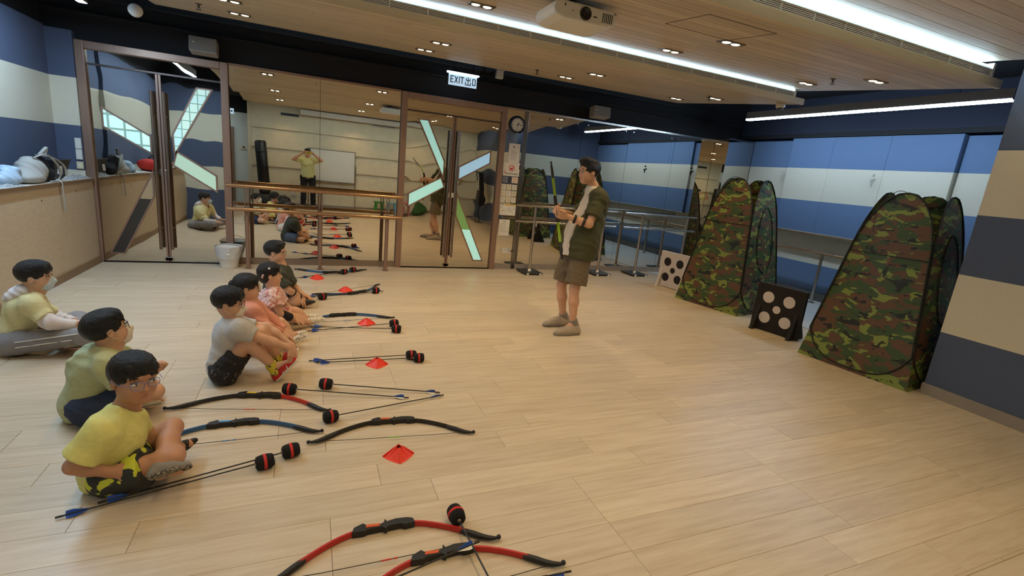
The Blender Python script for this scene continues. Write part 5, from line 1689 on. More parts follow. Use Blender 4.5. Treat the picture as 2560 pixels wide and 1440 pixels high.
def sdf_hand(S, wr, d, n, L, curl=0.5, side=1, thumb=0.6, spread=1.0, kk=0.004):
    """wr wrist, d hand direction, n palm normal (the way the fingers curl), side: which way the thumb lies"""
    d = nrm(d); n = nrm(V3(n) - d * V3(n).dot(d)); t = n.cross(d) * side
    S.cap(wr - d * .05 * L, wr + d * .22 * L, .150 * L, .20 * L, .02, flat=(n, .62))
    S.cap(wr + d * .2 * L - t * .10 * L, wr + d * .46 * L - t * .12 * L, .13 * L, .105 * L, .012, flat=(n, .8))
    S.cap(wr + d * .2 * L + t * .08 * L, wr + d * .48 * L + t * .12 * L, .13 * L, .105 * L, .012, flat=(n, .8))
    lens = [.42, .47, .43, .33]
    for i in range(4):
        b = wr + d * ((.50 - .02 * abs(i - 1.2)) * L) + t * ((.165 - .11 * i) * L * spread)
        dd = nrm(d + t * (0.10 - 0.07 * i) * spread); p = b; ang = 0.0
        pts = [p]; rs = [.058 * L]
        for q, fr in enumerate((.44, .32, .24)):
            ang += curl * (0.75 if q == 0 else 1.0)
            v = dd * math.cos(ang) + n * math.sin(ang)
            p = p + v * (lens[i] * fr * L); pts.append(p); rs.append((.054, .050, .043)[q] * L)
        S.path(pts, rs, kk)
    b = wr + d * .14 * L + t * .13 * L
    v1 = nrm(d * .65 + t * .75 + n * .25 * thumb); v2 = nrm(d * .9 + t * .15 + n * .55 * thumb)
    S.path([b, b + v1 * .22 * L, b + v1 * .22 * L + v2 * .17 * L, b + v1 * .22 * L + v2 * .30 * L], [.075 * L, .062 * L, .054 * L, .044 * L], .008)


def shoe(par, heel, toe, up, Lw, m_up, m_sole, name='shoe', lace=None, stripes=None, hi=0.0):
    """heel/toe: ends of the sole's centre line on its underside"""
    heel, toe = V3(heel), V3(toe); d = (toe - heel); L = d.length; d.normalize(); up = nrm(V3(up) - d * V3(up).dot(d)); w_ = d.cross(up)
    B = lambda a, b, c: heel + d * (a * L) + w_ * (b * L) + up * (c * L)
    S = Sdf()
    S.cap(B(.10, 0, .10), B(.16, 0, .28 + hi), .135 * L, .125 * L, .03, flat=(w_, .85))
    S.cap(B(.12, 0, .11), B(.5, 0, .13), .15 * L, .15 * L, .02)
    S.cap(B(.45, 0, .13), B(.88, 0.01, .085), .155 * L, .105 * L, .02)
    S.cap(B(.22, 0, .25), B(.62, 0, .16), .10 * L, .10 * L, .025)
    S.cut(B(0, 0, .05), -up)
    o = link(name, S.mesh('shoe_upper', m_up, 0.005), par)
    S = Sdf()
    S.cap(B(.11, 0, .045), B(.5, 0, .045), .145 * L, .145 * L, .02).cap(B(.5, 0, .045), B(.88, .01, .05), .16 * L, .125 * L, .03)
    S.cut(B(0, 0, .085), up).cut(B(0, 0, .0), -up)
    link('sole', S.mesh('sole', m_sole, 0.005), o)
    if lace:
        for k in range(4):
            a = .36 + .07 * k
            MB().tube([B(a, -.075, .255 - .028 * k), B(a + .02, 0, .288 - .03 * k), B(a, .075, .255 - .028 * k)], .010 * L, 5).build('lace', lace, o)
    if stripes:
        sd = stripes[1]
        for k in range(3):
            a = .36 + .09 * k
            MB().prism([B(a, sd * .155, .075), B(a + .05, sd * .155, .075), B(a + .10, sd * .125, .225 - .02 * k), B(a + .05, sd * .125, .225 - .02 * k)], w_ * (sd * .03 * L)).build('side_stripe', stripes[0], o)
    return o


def glasses(par, C, f, u, r, H, m, square=False, thick=.0065):
    t = bpy.data.objects.new('glasses', None); COL.objects.link(t); t.parent = par
    if par.get('_w'):
        t.matrix_parent_inverse = Matrix.Translation(-Vector(par['_w']))
    for s in (-1, 1):
        c0 = C(.45, s * .155, -.01)
        pts = []
        for k in range(16):
            a = 2 * math.pi * k / 16; ca, sa = math.cos(a), math.sin(a)
            q = (abs(ca) ** 4 + abs(sa) ** 4) ** -.25 if square else 1.0
            pts.append(c0 + r * (.122 * H * ca * q * (1 if not square else .95)) + u * (.088 * H * sa * q) - f * (.05 * H * (s * ca * .5 + .5) ** 2))
        MB().tube(pts, thick * H, 6, closed=True).build('rim', m, t)
        MB().add(pts, [tuple(range(16))], False).build('lens', mat('spectacle_lens', (235, 240, 245), 0.05, alpha=0.12), t)
        MB().tube([C(.41, s * .315, .02), C(.2, s * .385, .02), C(-.05, s * .395, .01), C(-.10, s * .39, -.05)], thick * H * .9, 6).build('temple_arm', m, t)
    MB().tube([C(.455, -.035, .02), C(.468, 0, .035), C(.455, .035, .02)], thick * H, 6).build('bridge', m, t)
    return t


def face_mask(par, C, f, u, r, H, m):
    S = Sdf(); A = [f, r, u]
    S.ell(C(.17, 0, -.245), (.31 * H, .275 * H, .235 * H), A, .02)
    S.cap(C(.38, 0, -.02), C(.475, 0, -.15), .04 * H, .075 * H, .08 * H)
    S.ell(C(.28, 0, -.40), (.14 * H, .16 * H, .10 * H), A, .06 * H)
    S.cut(C(.13, 0, 0), -f * 1.0 - u * .12)
    S.cut(C(.40, 0, -.005), u * 1.0 - f * .1)
    o = link('face_mask', S.mesh('face_mask', m, 0.0045, (0.0009, 160, tuple(u))), par)
    for s in (-1, 1):
        MB().tube([C(.22, s * .27, -.10), C(.10, s * .345, -.055), C(-.06, s * .395, .02)], .008 * H, 5).build('ear_loop', m, o)
        MB().tube([C(.20, s * .26, -.36), C(.06, s * .335, -.23), C(-.05, s * .385, -.14)], .008 * H, 5).build('ear_loop', m, o)
    return o


def person(label, J, H, skin, sh_m, bt_m, hair='boy', f=(1, 0, 0), u=(0, 0, 1), bf=None, scale=1.0, sleeve=0.62, leg_cover=0.75, shoes=None, sleeve_m=None, sleeve2=None,
           torso=(.118, .100), hands=None, vox=0.0055, narrow=0.8, look=(0, 0), masked=None, specs=None, nar=None, hood=None, shirt_wr=0.0045, sitting=True, hem=None, group=None, legpos=None, belly=1.0, loose=0.0, hem_r=None, front=None):
    """J: joints in world space."""
    if sitting:
        J['pel'].z = max(J['pel'].z, .085)
        for i in (0, 1):
            J['hip'][i].z = max(J['hip'][i].z, .075); J['an'][i].z = max(J['an'][i].z, .045); J['kn'][i].z = max(J['kn'][i].z, .06)
    base = J['pel'].copy(); base.z = 0
    P = thing('person', label, 'person', base, group)
    f, u, r = head_frame(f, u)
    bf = nrm(bf if bf else f)
    c = V3(J['head']); s = scale
    S = Sdf()
    C = sdf_head(S, c, f, u, r, H)
    nk, ch, pe = V3(J['neck']), V3(J['chest']), V3(J['pel'])
    S.cap(C(-.09, 0, -.22), nk, .195 * H, .215 * H, .03)
    S.cap(nk, ch, .205 * H, torso[1] * .6, .04)
    S.cap(ch, pe, torso[0] * .85, torso[1] * .92, .06, flat=(bf, .78))
    for i in (0, 1):
        sh, el, wr = (V3(J[k][i]) for k in ('sh', 'el', 'wr'))
        S.cap(ch + (sh - ch) * .3 + Vector((0, 0, .02)), sh, .055 * s, .048 * s, .05)
        S.cap(sh, el, .040 * s, .031 * s, .02); S.cap(el, el + (wr - el) * .35, .0315 * s, .031 * s, .015); S.cap(el + (wr - el) * .35, wr, .031 * s, .021 * s, .02)
        hd = hands[i]
        if hd:
            sdf_hand(S, wr, hd[0], hd[1], hd[2], hd[3], hd[4], hd[5] if len(hd) > 5 else .6)
        hp, kn, an = (V3(J[k][i]) for k in ('hip', 'kn', 'an'))
        S.cap(hp, kn, .062 * s, .043 * s, .03); S.cap(kn, kn + (an - kn) * .35, .042 * s, .042 * s, .02); S.cap(kn + (an - kn) * .35, an, .042 * s, .026 * s, .03)
        ft = J['toe'][i]
        S.cap(an, an + (V3(ft) - an) * .6, .027 * s, .022 * s, .02)
    body = link('body', S.mesh('body', skin, vox), P)
    face_parts(P, C, f, u, r, H, look, mouth=masked is None, narrow=narrow)
    hair_mesh(P, C, f, u, r, H, hair)
    # --- shirt
    S = Sdf(); tr = torso
    S.cap(ch, pe + (ch - pe) * .05, tr[0] * 1.02, hem_r * .98 if hem_r else tr[1] * 1.12 * belly, .07, flat=(bf, .84))
    for i in (0, 1):
        sh, el, wr = (V3(J[k][i]) for k in ('sh', 'el', 'wr'))
        S.cap(ch + Vector((0, 0, .01)), sh, .085 * s, .062 * s, .06)
        e = sh + (el - sh) * min(sleeve, 1.0)
        S.cap(sh, e, .060 * s, .056 * s + loose, .035, cut_b=True)
        if sleeve > 1.0:
            S.cap(sh, el, .056 * s, .05 * s + loose, .03); S.cap(el, el + (wr - el) * (sleeve - 1), .05 * s + loose, .038 * s + loose, .02, cut_b=True)
    S.cap(nk + (ch - nk) * .2, ch, .29 * H, tr[1] * .95, .05)
    for i in (0, 1):
        S.cap(nk + (ch - nk) * .35, V3(J['sh'][i]), .055 * s, .062 * s, .04)
    if hem is not None:
        hr = hem_r or tr[1] * 1.2
        S.cap(pe + (ch - pe) * .25, pe + Vector((0, 0, -hem)), hr * .97, hr, .06, flat=(bf, .86), cut_b=True)
    else:
        S.cut((0, 0, .012), (0, 0, -1))
    S.cap(nk + (ch - nk) * .08 + bf * .012, C(-.03, 0, -.1), .235 * H, .30 * H, .012, op='s')
    if front:
        hr = hem_r or tr[1] * 1.2
        lo_ = pe + Vector((0, 0, -(hem or 0)))
        yo = Vector((0, -.03, 0))
        S.path([nk + bf * .06 + Vector((0, 0, .01)) + yo * .3, ch + bf * (tr[0] * .86 + .02) + yo, pe + bf * (hr * .86 + .012) + Vector((0, 0, .12)) + yo, lo_ + bf * (hr * .86 + .016) + yo - Vector((0, 0, .05))], [.05, .062, .068, .072], .012, op='s')
        U = Sdf().cap(ch + Vector((0, 0, .02)), pe + Vector((0, 0, .06)), tr[0] * .97, hr * .955, .03, flat=(bf, .84)).cap(pe + Vector((0, 0, .1)), lo_ + Vector((0, 0, .02)), hr * .955, hr * .955, .03, flat=(bf, .84), cut_b=True).cap(nk + (ch - nk) * .18 + bf * .02, ch, .30 * H, tr[1] * .95, .04)
        U.cut(pe + yo + Vector((0, -.065, 0)), (0, -1, 0)).cut(pe + yo + Vector((0, .065, 0)), (0, 1, 0)).cut(pe - bf * .09, -bf)
        link('undershirt', U.mesh('undershirt', front, 0.008, (.003, 40, (0.4, .5, 1))), P)
    shirt = link('shirt', S.mesh('shirt', sh_m, 0.006, (shirt_wr, 34, (0.4, 0.5, 1))), P)
    if sleeve2:
        for i in (0, 1):
            S = Sdf(); sh, el, wr = (V3(J[k][i]) for k in ('sh', 'el', 'wr'))
            S.cap(sh + (el - sh) * .5, el, .05 * s, .048 * s, .02); S.cap(el, el + (wr - el) * .95, .047 * s, .037 * s, .02, cut_b=True)
            link('sleeve', S.mesh('sleeve', sleeve2, 0.006, (0.003, 60, (1, .3, .5))), P)
    # --- trousers / shorts
    S = Sdf()
    hips = [V3(J['hip'][0]), V3(J['hip'][1])]
    S.cap(hips[0], hips[1], .082 * s, .082 * s, .05)
    S.cap((hips[0] + hips[1]) / 2, pe, .10 * s, tr[1] * 1.0, .05, flat=(bf, .85))
    for i in (0, 1):
        hp, kn, an = (V3(J[k][i]) for k in ('hip', 'kn', 'an'))
        if leg_cover <= 1.0:
            S.cap(hp, hp + (kn - hp) * leg_cover, .083 * s, .078 * s + loose, .035, cut_b=True)
        else:
            S.cap(hp, kn, .083 * s, .066 * s, .035); S.cap(kn, kn + (an - kn) * (leg_cover - 1), .064 * s, .055 * s, .02, cut_b=True)
    if sitting:
        S.cut((0, 0, .004), (0, 0, -1))
    link('trousers' if leg_cover > 1 else 'shorts', S.mesh('shorts', bt_m, 0.006, (0.003, 45, (0.7, 0.3, 1))), P)
    if shoes:
        for i in (0, 1):
            sd = shoes[i]
            if sd:
                shoe(P, J['heel'][i], J['tip'][i], J['fup'][i], 0, sd[0], sd[1], lace=sd[2] if len(sd) > 2 else None, stripes=sd[3] if len(sd) > 3 else None)
                if len(sd) > 4 and sd[4]:
                    an = V3(J['an'][i]); kn = V3(J['kn'][i]); S = Sdf(); S.cap(an + (kn - an) * .16, an + (V3(J['heel'][i]) + Vector((0, 0, .03)) - an) * .45, .038 * s, .036 * s, .01, cut_a=True)
                    link('sock', S.mesh('sock', sd[4], 0.005), P)
    if masked:
        face_mask(P, C, f, u, r, H, masked)
    if specs:
        glasses(P, C, f, u, r, H, specs[0], specs[1])
    return P, C, (f, u, r)

X3 = Vector


def off(p, dx=0, dy=0, dz=0):
    return Vector((p.x + dx, p.y + dy, p.z + dz))


M_MASKB, M_MASKW = mat('pale_blue_mask', (196, 214, 224), 0.7), mat('white_mask', (232, 222, 208), 0.7)
M_GLB, M_GLM, M_GLC = mat('black_spectacle_frame', (24, 24, 30), 0.3), mat('thin_metal_frame', (170, 150, 120), 0.3, 0.9), mat('clear_blue_frame', (110, 130, 190), 0.25)
M_SOLEW = mat('white_rubber', (225, 222, 215), 0.5); M_SOLEG = mat('grey_rubber', (130, 124, 114), 0.6); M_SOLEB = mat('black_rubber', (24, 22, 22), 0.6)

# ---- boy in grey T-shirt hugging his knees
y0 = -3.80
J = dict(pel=at(556, 925, y0), chest=at(578, 838, y0), neck=at(588, 803, y0), head=at(572, 757, y0))
J['sh'] = [at(598, 825, -3.92), at(596, 815, -3.68)]
J['el'] = [at(660, 848, -3.93), off(at(660, 848, -3.93), 0, .26, .0)]
J['wr'] = [at(722, 869, -3.90), at(731, 866, -3.74)]
J['hip'] = [at(562, 930, -3.88), off(at(562, 930, -3.88), 0, .16, 0)]
J['kn'] = [at(618, 851, -3.90), off(at(622, 855, -3.9), 0.05, .17, 0)]
J['an'] = [at(686, 918, -3.90), at(699, 898, -3.70)]
J['heel'] = [at(693, 950, -3.90), at(703, 917, -3.70)]; J['tip'] = [at(748, 898, -3.90), at(748, 872, -3.70)]
for k in (0, 1):
    J['heel'][k].z = 0.006
J['toe'] = J['tip']
J['fup'] = [(-.5, 0, 1), (-.5, 0, 1)]


def _pat(name, base, spots, scale, lo, kind='noise'):
    def fn(nt, tc):
        if kind == 'noise':
            a = thresh(nt, noise_node(nt, tc, scale, (1, 1, 1), 1.5, .5, .8), lo, lo + .02)
        else:
            v = nt.nodes.new('ShaderNodeTexVoronoi'); v.inputs['Scale'].default_value = scale; nt.links.new(tc.outputs['Object'], v.inputs['Vector'])
            a = thresh(nt, v.outputs['Distance'], lo, lo + .03)
        return mixc(nt, a, base, spots)
    return ramp_mat(name, fn, 0.8)


M_SHORTK = _pat('black_print_shorts', (26, 24, 26), (120, 112, 104), 38, .64)
M_GREYT = mat('grey_marl_cotton', (190, 188, 186), 0.9, bump=(16, 0.7, (1, 1, 1.6)), noise=(60, 0.08))
M_REDS = mat('red_mesh_shoe', (186, 34, 32), 0.6, bump=(260, .3))
M_SOCKY = _pat('yellow_sock', (206, 190, 60), (50, 52, 70), 40, .58)
person('boy in a grey T-shirt and face mask hugging his knees, red shoes', J, .205, SK_A, M_GREYT, M_SHORTK, 'boy', f=(1, -.06, -.10), u=(.12, 0, 1), bf=(1, 0, -.35), hands=[((.35, .1, -1), (-1, 0.3, -.25), .135, .28, 1), ((.4, -.2, -1), (-1, 0, -.3), .135, .35, -1)],
       masked=M_MASKW, shoes=[(M_REDS, M_SOLEW, None, (M_SOLEW, 1), M_SOCKY), (M_REDS, M_SOLEW, None, (M_SOLEW, 1), M_SOCKY)], leg_cover=.62, specs=(mat('brown_frame', (120, 50, 36), .4), False))

# ---- boy in yellow T-shirt, cross-legged, nearest the camera
y0 = -4.91
J = dict(pel=at(262, 1195, y0), chest=at(290, 1085, y0), neck=at(316, 1022, y0 + .02), head=at(335, 944, y0 + .01))
J['sh'] = [at(254, 1080, -5.03), at(330, 1066, -4.78)]
J['el'] = [at(182, 1166, -5.07), off(at(330, 1066, -4.78), .02, .08, -.20)]
J['wr'] = [at(278, 1180, -5.04), at(335, 1165, -4.82)]
J['hip'] = [at(282, 1208, -4.96), at(300, 1185, -4.81)]
J['kn'] = [at(432, 1148, -5.00), at(432, 1068, -4.76)]
J['an'] = [at(440, 1122, -4.78), at(398, 1182, -5.06)]
J['heel'] = [at(430, 1142, -4.78), at(372, 1200, -5.11)]; J['tip'] = [at(496, 1098, -4.74), at(482, 1168, -5.10)]
J['heel'][0].z = max(.01, J['heel'][0].z); J['toe'] = J['tip']
J['fup'] = [(-.2, -.3, 1), (0, .75, .55)]
M_YEL = mat('lemon_yellow_cotton', (228, 224, 138), 0.9, bump=(16, 0.7, (1, 1, 1.6)), noise=(40, 0.04))
M_SHORTA = _pat('charcoal_shorts_with_yellow_blobs', (54, 56, 52), (206, 214, 66), 15, .585)
M_HEX = ramp_mat('grey_honeycomb_rubber', lambda nt, tc: (lambda v: (nt.links.new(tc.outputs['Object'], v.inputs['Vector']), setattr(v, 'feature', 'DISTANCE_TO_EDGE'), v.inputs['Scale'].__setattr__('default_value', 55), mixc(nt, thresh(nt, v.outputs['Distance'], .06, .1), (58, 52, 46), (150, 140, 126)))[-1])(nt.nodes.new('ShaderNodeTexVoronoi')), .7)
person('boy in a lemon yellow T-shirt and glasses sitting cross-legged, turned towards the camera', J, .215, SK_B, M_YEL, M_SHORTA, 'boy', f=(.66, -.75, -.02), u=(.05, 0, 1), bf=(1, -.1, -.15), hands=[((1, .15, -.05), (.1, .9, -.4), .13, .35, 1), ((.5, -.6, -.3), (0, -.2, -1), .13, .5, -1)],
       shoes=[(M_SOLEB, M_SOLEB), (M_SOLEG, M_HEX)], leg_cover=.58, specs=(M_GLC, False), look=(-.2, 0), loose=.012, sleeve=.72, vox=.005)

# ---- boy in pale green T-shirt with black glasses and mask
y0 = -4.22
J = dict(pel=at(205, 1010, y0), chest=at(240, 920, y0), neck=at(276, 872, y0), head=at(267, 824, y0))
J['sh'] = [at(268, 915, -4.36), at(290, 890, -4.10)]
J['el'] = [at(318, 985, -4.36), at(350, 945, -4.06)]
J['wr'] = [at(350, 1000, -4.22), at(381, 936, -4.12)]
J['hip'] = [at(222, 1022, -4.31), at(240, 1010, -4.14)]
J['kn'] = [at(388, 978, -4.26), at(378, 965, -4.02)]
J['an'] = [at(330, 1012, -4.16), at(345, 1008, -4.26)]
J['heel'] = [at(330, 1018, -4.14), at(345, 1022, -4.27)]; J['tip'] = [at(395, 1005, -4.12), at(404, 1010, -4.30)]
for k in (0, 1):
    J['heel'][k].z = max(.02, J['heel'][k].z)
J['toe'] = J['tip']; J['fup'] = [(0, .2, 1), (0, .3, 1)]
M_PGR = mat('pale_green_cotton', (190, 194, 150), 0.9, bump=(16, 0.7, (1, 1, 1.6)), noise=(40, 0.05)); M_JEAN = mat('dark_denim', (44, 56, 82), 0.85, bump=(16, 0.7, (1, 1, 1.6)), noise=(90, 0.12))
person('boy with black glasses and white mask in a pale green T-shirt, seen from behind', J, .21, SK_A, M_PGR, M_JEAN, 'boy', f=(.80, .52, .22), u=(-.2, 0, 1), bf=(.9, .35, -.25), hands=[((.8, .5, 0), (0, .2, -1), .13, .4, 1), ((.35, .1, .9), (.6, -.6, 0), .14, .9, -1)],
       masked=M_MASKW, specs=(M_GLB, True), shoes=[(M_SOLEW, M_SOLEW), (mat('beige_shoe', (186, 172, 140), .7), M_SOLEG)], leg_cover=.66, torso=(.128, .108))

# ---- boy in yellow shirt over white hoodie, far left
y0 = -3.10
J = dict(pel=at(35, 850, y0), chest=at(62, 775, y0), neck=at(89, 730, y0), head=at(88, 690, y0))
J['sh'] = [at(78, 764, -3.23), at(86, 758, -2.97)]
J['el'] = [at(124, 806, -3.27), at(135, 792, -2.92)]
J['wr'] = [at(190, 814, -3.22), at(188, 806, -3.05)]
J['hip'] = [at(32, 858, -3.19), at(45, 850, -3.01)]
J['kn'] = [at(206, 840, -3.26), at(196, 800, -2.86)]
J['an'] = [at(150, 862, -3.06), at(170, 862, -3.22)]
J['heel'] = [at(150, 872, -3.20), at(165, 872, -3.30)]; J['tip'] = [at(205, 858, -3.12), at(226, 866, -3.28)]
for k in (0, 1):
    J['heel'][k].z = max(.015, J['heel'][k].z); J['tip'][k].z = max(.03, J['tip'][k].z)
J['heel'][0] = at(190, 850, -2.98); J['tip'][0] = at(215, 838, -2.9)
J['toe'] = J['tip']; J['fup'] = [(0, -.2, 1), (0, .3, 1)]
M_CRM = mat('cream_yellow_cotton', (222, 214, 162), 0.9, bump=(16, 0.7, (1, 1, 1.6)), noise=(40, 0.05)); M_WHT = mat('white_jersey', (222, 212, 208), 0.9); M_GRYP = mat('grey_jersey_trousers', (140, 136, 138), 0.9, bump=(16, 0.7, (1, 1, 1.6)), noise=(30, 0.06))
P, C, fr = person('boy in a cream shirt over a white hoodie with pale blue mask', J, .205, SK_A, M_CRM, M_GRYP, 'boy', f=(1, .12, -.02), u=(.03, 0, 1), bf=(1, 0, -.2), hands=[((1, 0, -.15), (0, .3, -1), .13, .5, 1), ((1, -.1, -.1), (0, -.3, -1), .13, .5, -1)],
                  masked=M_MASKB, sleeve=.75, sleeve2=M_WHT, leg_cover=1.8, shoes=[(M_SOLEB, M_SOLEG), (mat('taupe_shoe', (150, 140, 126), .8), M_SOLEB)], loose=.008)
nk = J['neck']
S = Sdf().ell(off(nk, -.07, 0, -.0), (.07, .10, .055), [(.8, 0, .6), (0, 1, 0), (-.6, 0, .8)], .02).ell(off(nk, -.11, 0, -.035), (.055, .085, .05), None, .03)
link('hood', S.mesh('hood', M_WHT, .006, (.003, 50, (1, 0, 1))), P)
hp, kn = J['hip'][0], J['kn'][0]
for dz in (.026, -.012):
    MB().tube([hp + (kn - hp) * a + Vector((0, -.083 + .016 * a, dz + .012 * a)) for a in (.12, .3, .5, .7, .9, 1.0)], .004, 5).build('side_piping', M_SOLEW, P)

# ---- girl in pink jacket
y0 = -3.28
J = dict(pel=at(600, 868, y0), chest=at(620, 790, y0), neck=at(628, 757, y0), head=at(618, 718, y0))
J['sh'] = [at(628, 778, -3.40), at(640, 772, -3.16)]
J['el'] = [at(665, 822, -3.43), at(682, 808, -3.14)]
J['wr'] = [at(702, 832, -3.34), at(710, 826, -3.18)]
J['hip'] = [at(606, 872, -3.36), at(612, 868, -3.20)]
J['kn'] = [at(682, 838, -3.38), at(700, 806, -3.12)]
J['an'] = [at(728, 856, -3.28), at(730, 838, -3.12)]
J['heel'] = [at(728, 866, -3.28), at(735, 848, -3.12)]; J['tip'] = [at(772, 838, -3.26), at(770, 830, -3.08)]
for k in (0, 1):
    J['heel'][k].z = max(.012, J['heel'][k].z)
J['toe'] = J['tip']; J['fup'] = [(-.2, 0, 1), (-.2, 0, 1)]
M_PINK = mat('salmon_pink_cotton', (222, 152, 132), 0.85, bump=(16, 0.7, (1, 1, 1.6)), noise=(40, 0.05)); M_WSKIRT = mat('white_skirt_cotton', (226, 222, 216), 0.9)
M_DOTS = _pat('white_spotted_shoe', (70, 58, 52), (222, 212, 196), 70, .32, 'vor')
_m = MATS['white_spotted_shoe']
P, C, fr = person('girl in a salmon pink jacket and thin glasses beside the grey-shirted boy', J, .20, SK_A, M_PINK, M_WSKIRT, 'girl', f=(1, .05, -.06), u=(.06, 0, 1), bf=(1, 0, -.3), hands=[((1, .1, -.45), (-.3, .2, -1), .125, .35, 1), ((1, -.2, -.5), (-.3, 0, -1), .125, .35, -1)],
                  specs=(M_GLM, False), sleeve=1.9, leg_cover=.6, shoes=[(M_DOTS, M_SOLEW), (M_DOTS, M_SOLEW)], loose=.004, scale=.94, torso=(.112, .098))
link('collar', Sdf().cap(off(J['neck'], -.03, -.06, -.005), off(J['neck'], .035, -.05, -.03), .022, .022, .01).cap(off(J['neck'], -.03, .06, -.005), off(J['neck'], .035, .05, -.03), .022, .022, .01).cap(off(J['neck'], -.045, -.05, 0), off(J['neck'], -.045, .05, 0), .024, .024, .02).mesh('collar', M_PINK, .006), P)
f_, u_, r_ = fr
S = Sdf().ell(C(-.50, 0, .12), (.10 * .2, .17 * .2, .13 * .2), [f_, r_, u_], .01).cap(C(-.53, 0, .08), C(-.62, 0, -.45), .09 * .2, .035 * .2, .02)
link('ponytail', S.mesh('ponytail', M_HAIR, .005, (.0015, 160, tuple(r_))), P)

# ---- girl in pink checked frilled dress
y0 = -2.77
J = dict(pel=at(655, 808, y0), chest=at(676, 752, y0), neck=at(684, 722, y0), head=at(676, 686, y0))
J['sh'] = [at(682, 742, -2.89), at(690, 736, -2.66)]
J['el'] = [at(702, 786, -2.91), at(722, 772, -2.63)]
J['wr'] = [at(735, 796, -2.83), at(742, 786, -2.65)]
J['hip'] = [at(660, 812, -2.85), at(668, 808, -2.69)]
J['kn'] = [at(722, 790, -2.81), at(738, 778, -2.61)]
J['an'] = [at(772, 812, -2.75), at(765, 800, -2.61)]
J['heel'] = [at(770, 820, -2.75), at(766, 808, -2.61)]; J['tip'] = [at(816, 800, -2.71), at(808, 796, -2.57)]
for k in (0, 1):
    J['heel'][k].z = max(.012, J['heel'][k].z)
J['toe'] = J['tip']; J['fup'] = [(-.2, 0, 1), (-.2, 0, 1)]


def _check(nt, tc):
    cols = None
    g = nt.nodes.new('ShaderNodeTexChecker'); g.inputs['Scale'].default_value = 42
    g.inputs[1].default_value = S4((226, 176, 170)); g.inputs[2].default_value = S4((236, 212, 204)); nt.links.new(tc.outputs['Object'], g.inputs[0])
    return mixc(nt, thresh(nt, noise_node(nt, tc, 30, (1, 1, 1), 1), .56, .6), g.outputs[0], (206, 130, 126))


M_CHECK = ramp_mat('pink_checked_cotton', _check, .85)
M_LATT = ramp_mat('white_lattice_shoe', lambda nt, tc: (lambda g: (g.inputs['Scale'].__setattr__('default_value', 85), g.inputs[1].__setattr__('default_value', S4((232, 226, 212))), g.inputs[2].__setattr__('default_value', S4((186, 170, 140))), nt.links.new(tc.outputs['Object'], g.inputs[0]), g.outputs[0])[-1])(nt.nodes.new('ShaderNodeTexChecker')), .7)
P, C, fr = person('girl in a pink checked frilled dress with a white hair clip', J, .20, SK_A, M_CHECK, M_CHECK, 'girl', f=(1, .12, .04), u=(-.03, 0, 1), bf=(1, 0, -.3), hands=[((1, .1, -.55), (-.3, .2, -1), .125, .3, 1), ((1, -.2, -.5), (-.3, 0, -1), .125, .35, -1)],
                  sleeve=.35, sleeve2=None, leg_cover=.8, shoes=[(M_LATT, M_SOLEW), (M_LATT, M_SOLEW)], scale=.92, torso=(.112, .10), loose=.01)
f_, u_, r_ = fr
for s_ in (0, 1):
    sh = J['sh'][s_]; fr_ = MB()
    fr_.grid(lambda a, b, sh=sh: sh + Vector((math.cos(2 * math.pi * a) * (.06 + .035 * b + .009 * b * math.sin(14 * math.pi * a)), math.sin(2 * math.pi * a) * (.055 + .03 * b + .009 * b * math.cos(14 * math.pi * a)), .02 - .075 * b + .01 * math.sin(10 * math.pi * a) * b)), 56, 5)
    fr_.build('shoulder_frill', M_CHECK, P)
S = Sdf().cap(J['el'][0] + (J['wr'][0] - J['el'][0]) * .05, J['el'][0] + (J['wr'][0] - J['el'][0]) * .75, .042, .036, .01, cut_a=True, cut_b=True)
link('arm_guard', S.mesh('arm_guard', M_DKC, .005), P)
MB().sphere(C(-.05, .37, .34), .010).build('hair_clip', M_SOLEW, P)
MB().tube([C(-.28, .38, .10), C(-.32, .36, .02), C(-.33, .33, -.06)], .009, 6).build('hair_tie', mat('pink_elastic', (230, 190, 170), .8), P)

# ---- boy in dark green T-shirt, next to the mirror
y0 = -2.07
J = dict(pel=at(680, 752, y0), chest=at(700, 700, y0), neck=at(702, 664, y0), head=at(689, 630, y0))
J['sh'] = [at(694, 690, -2.22), at(712, 682, -1.93)]
J['el'] = [at(722, 726, -2.27), at(735, 716, -1.89)]
J['wr'] = [at(752, 744, -2.15), at(756, 736, -2.00)]
J['hip'] = [at(688, 758, -2.16), at(694, 754, -1.98)]
J['kn'] = [at(738, 752, -2.21), at(742, 746, -1.85)]
J['an'] = [at(740, 758, -1.97), at(752, 760, -2.13)]
J['heel'] = [at(742, 764, -1.93), at(752, 768, -2.15)]; J['tip'] = [at(772, 750, -1.91), at(790, 756, -2.13)]
for k in (0, 1):
    J['heel'][k].z = max(.015, J['heel'][k].z); J['tip'][k].z = max(.03, J['tip'][k].z)
J['toe'] = J['tip']; J['fup'] = [(0, .2, 1), (0, .2, 1)]
M_DGR = mat('dark_green_cotton', (62, 66, 56), 0.9, bump=(16, 0.7, (1, 1, 1.6)), noise=(40, 0.06)); M_DENIM = mat('blue_denim', (92, 104, 132), 0.85, bump=(16, 0.7, (1, 1, 1.6)), noise=(90, 0.14))
P, C, fr = person('boy in a dark green T-shirt and thin glasses closest to the mirror', J, .215, SK_A, M_DGR, M_DENIM, 'short', f=(.92, -.16, -.05), u=(.05, 0, 1), bf=(1, 0, -.2), hands=[((.6, .1, -.9), (-.6, .2, -.5), .14, .3, 1), ((1, -.5, -.3), (-.3, 0, -1), .14, .4, -1)],
                  specs=(M_GLM, False), shoes=[(M_SOLEB, M_SOLEB), (M_SOLEB, M_SOLEB)], leg_cover=.72, torso=(.14, .125), scale=1.08, sleeve=.8, loose=.006)
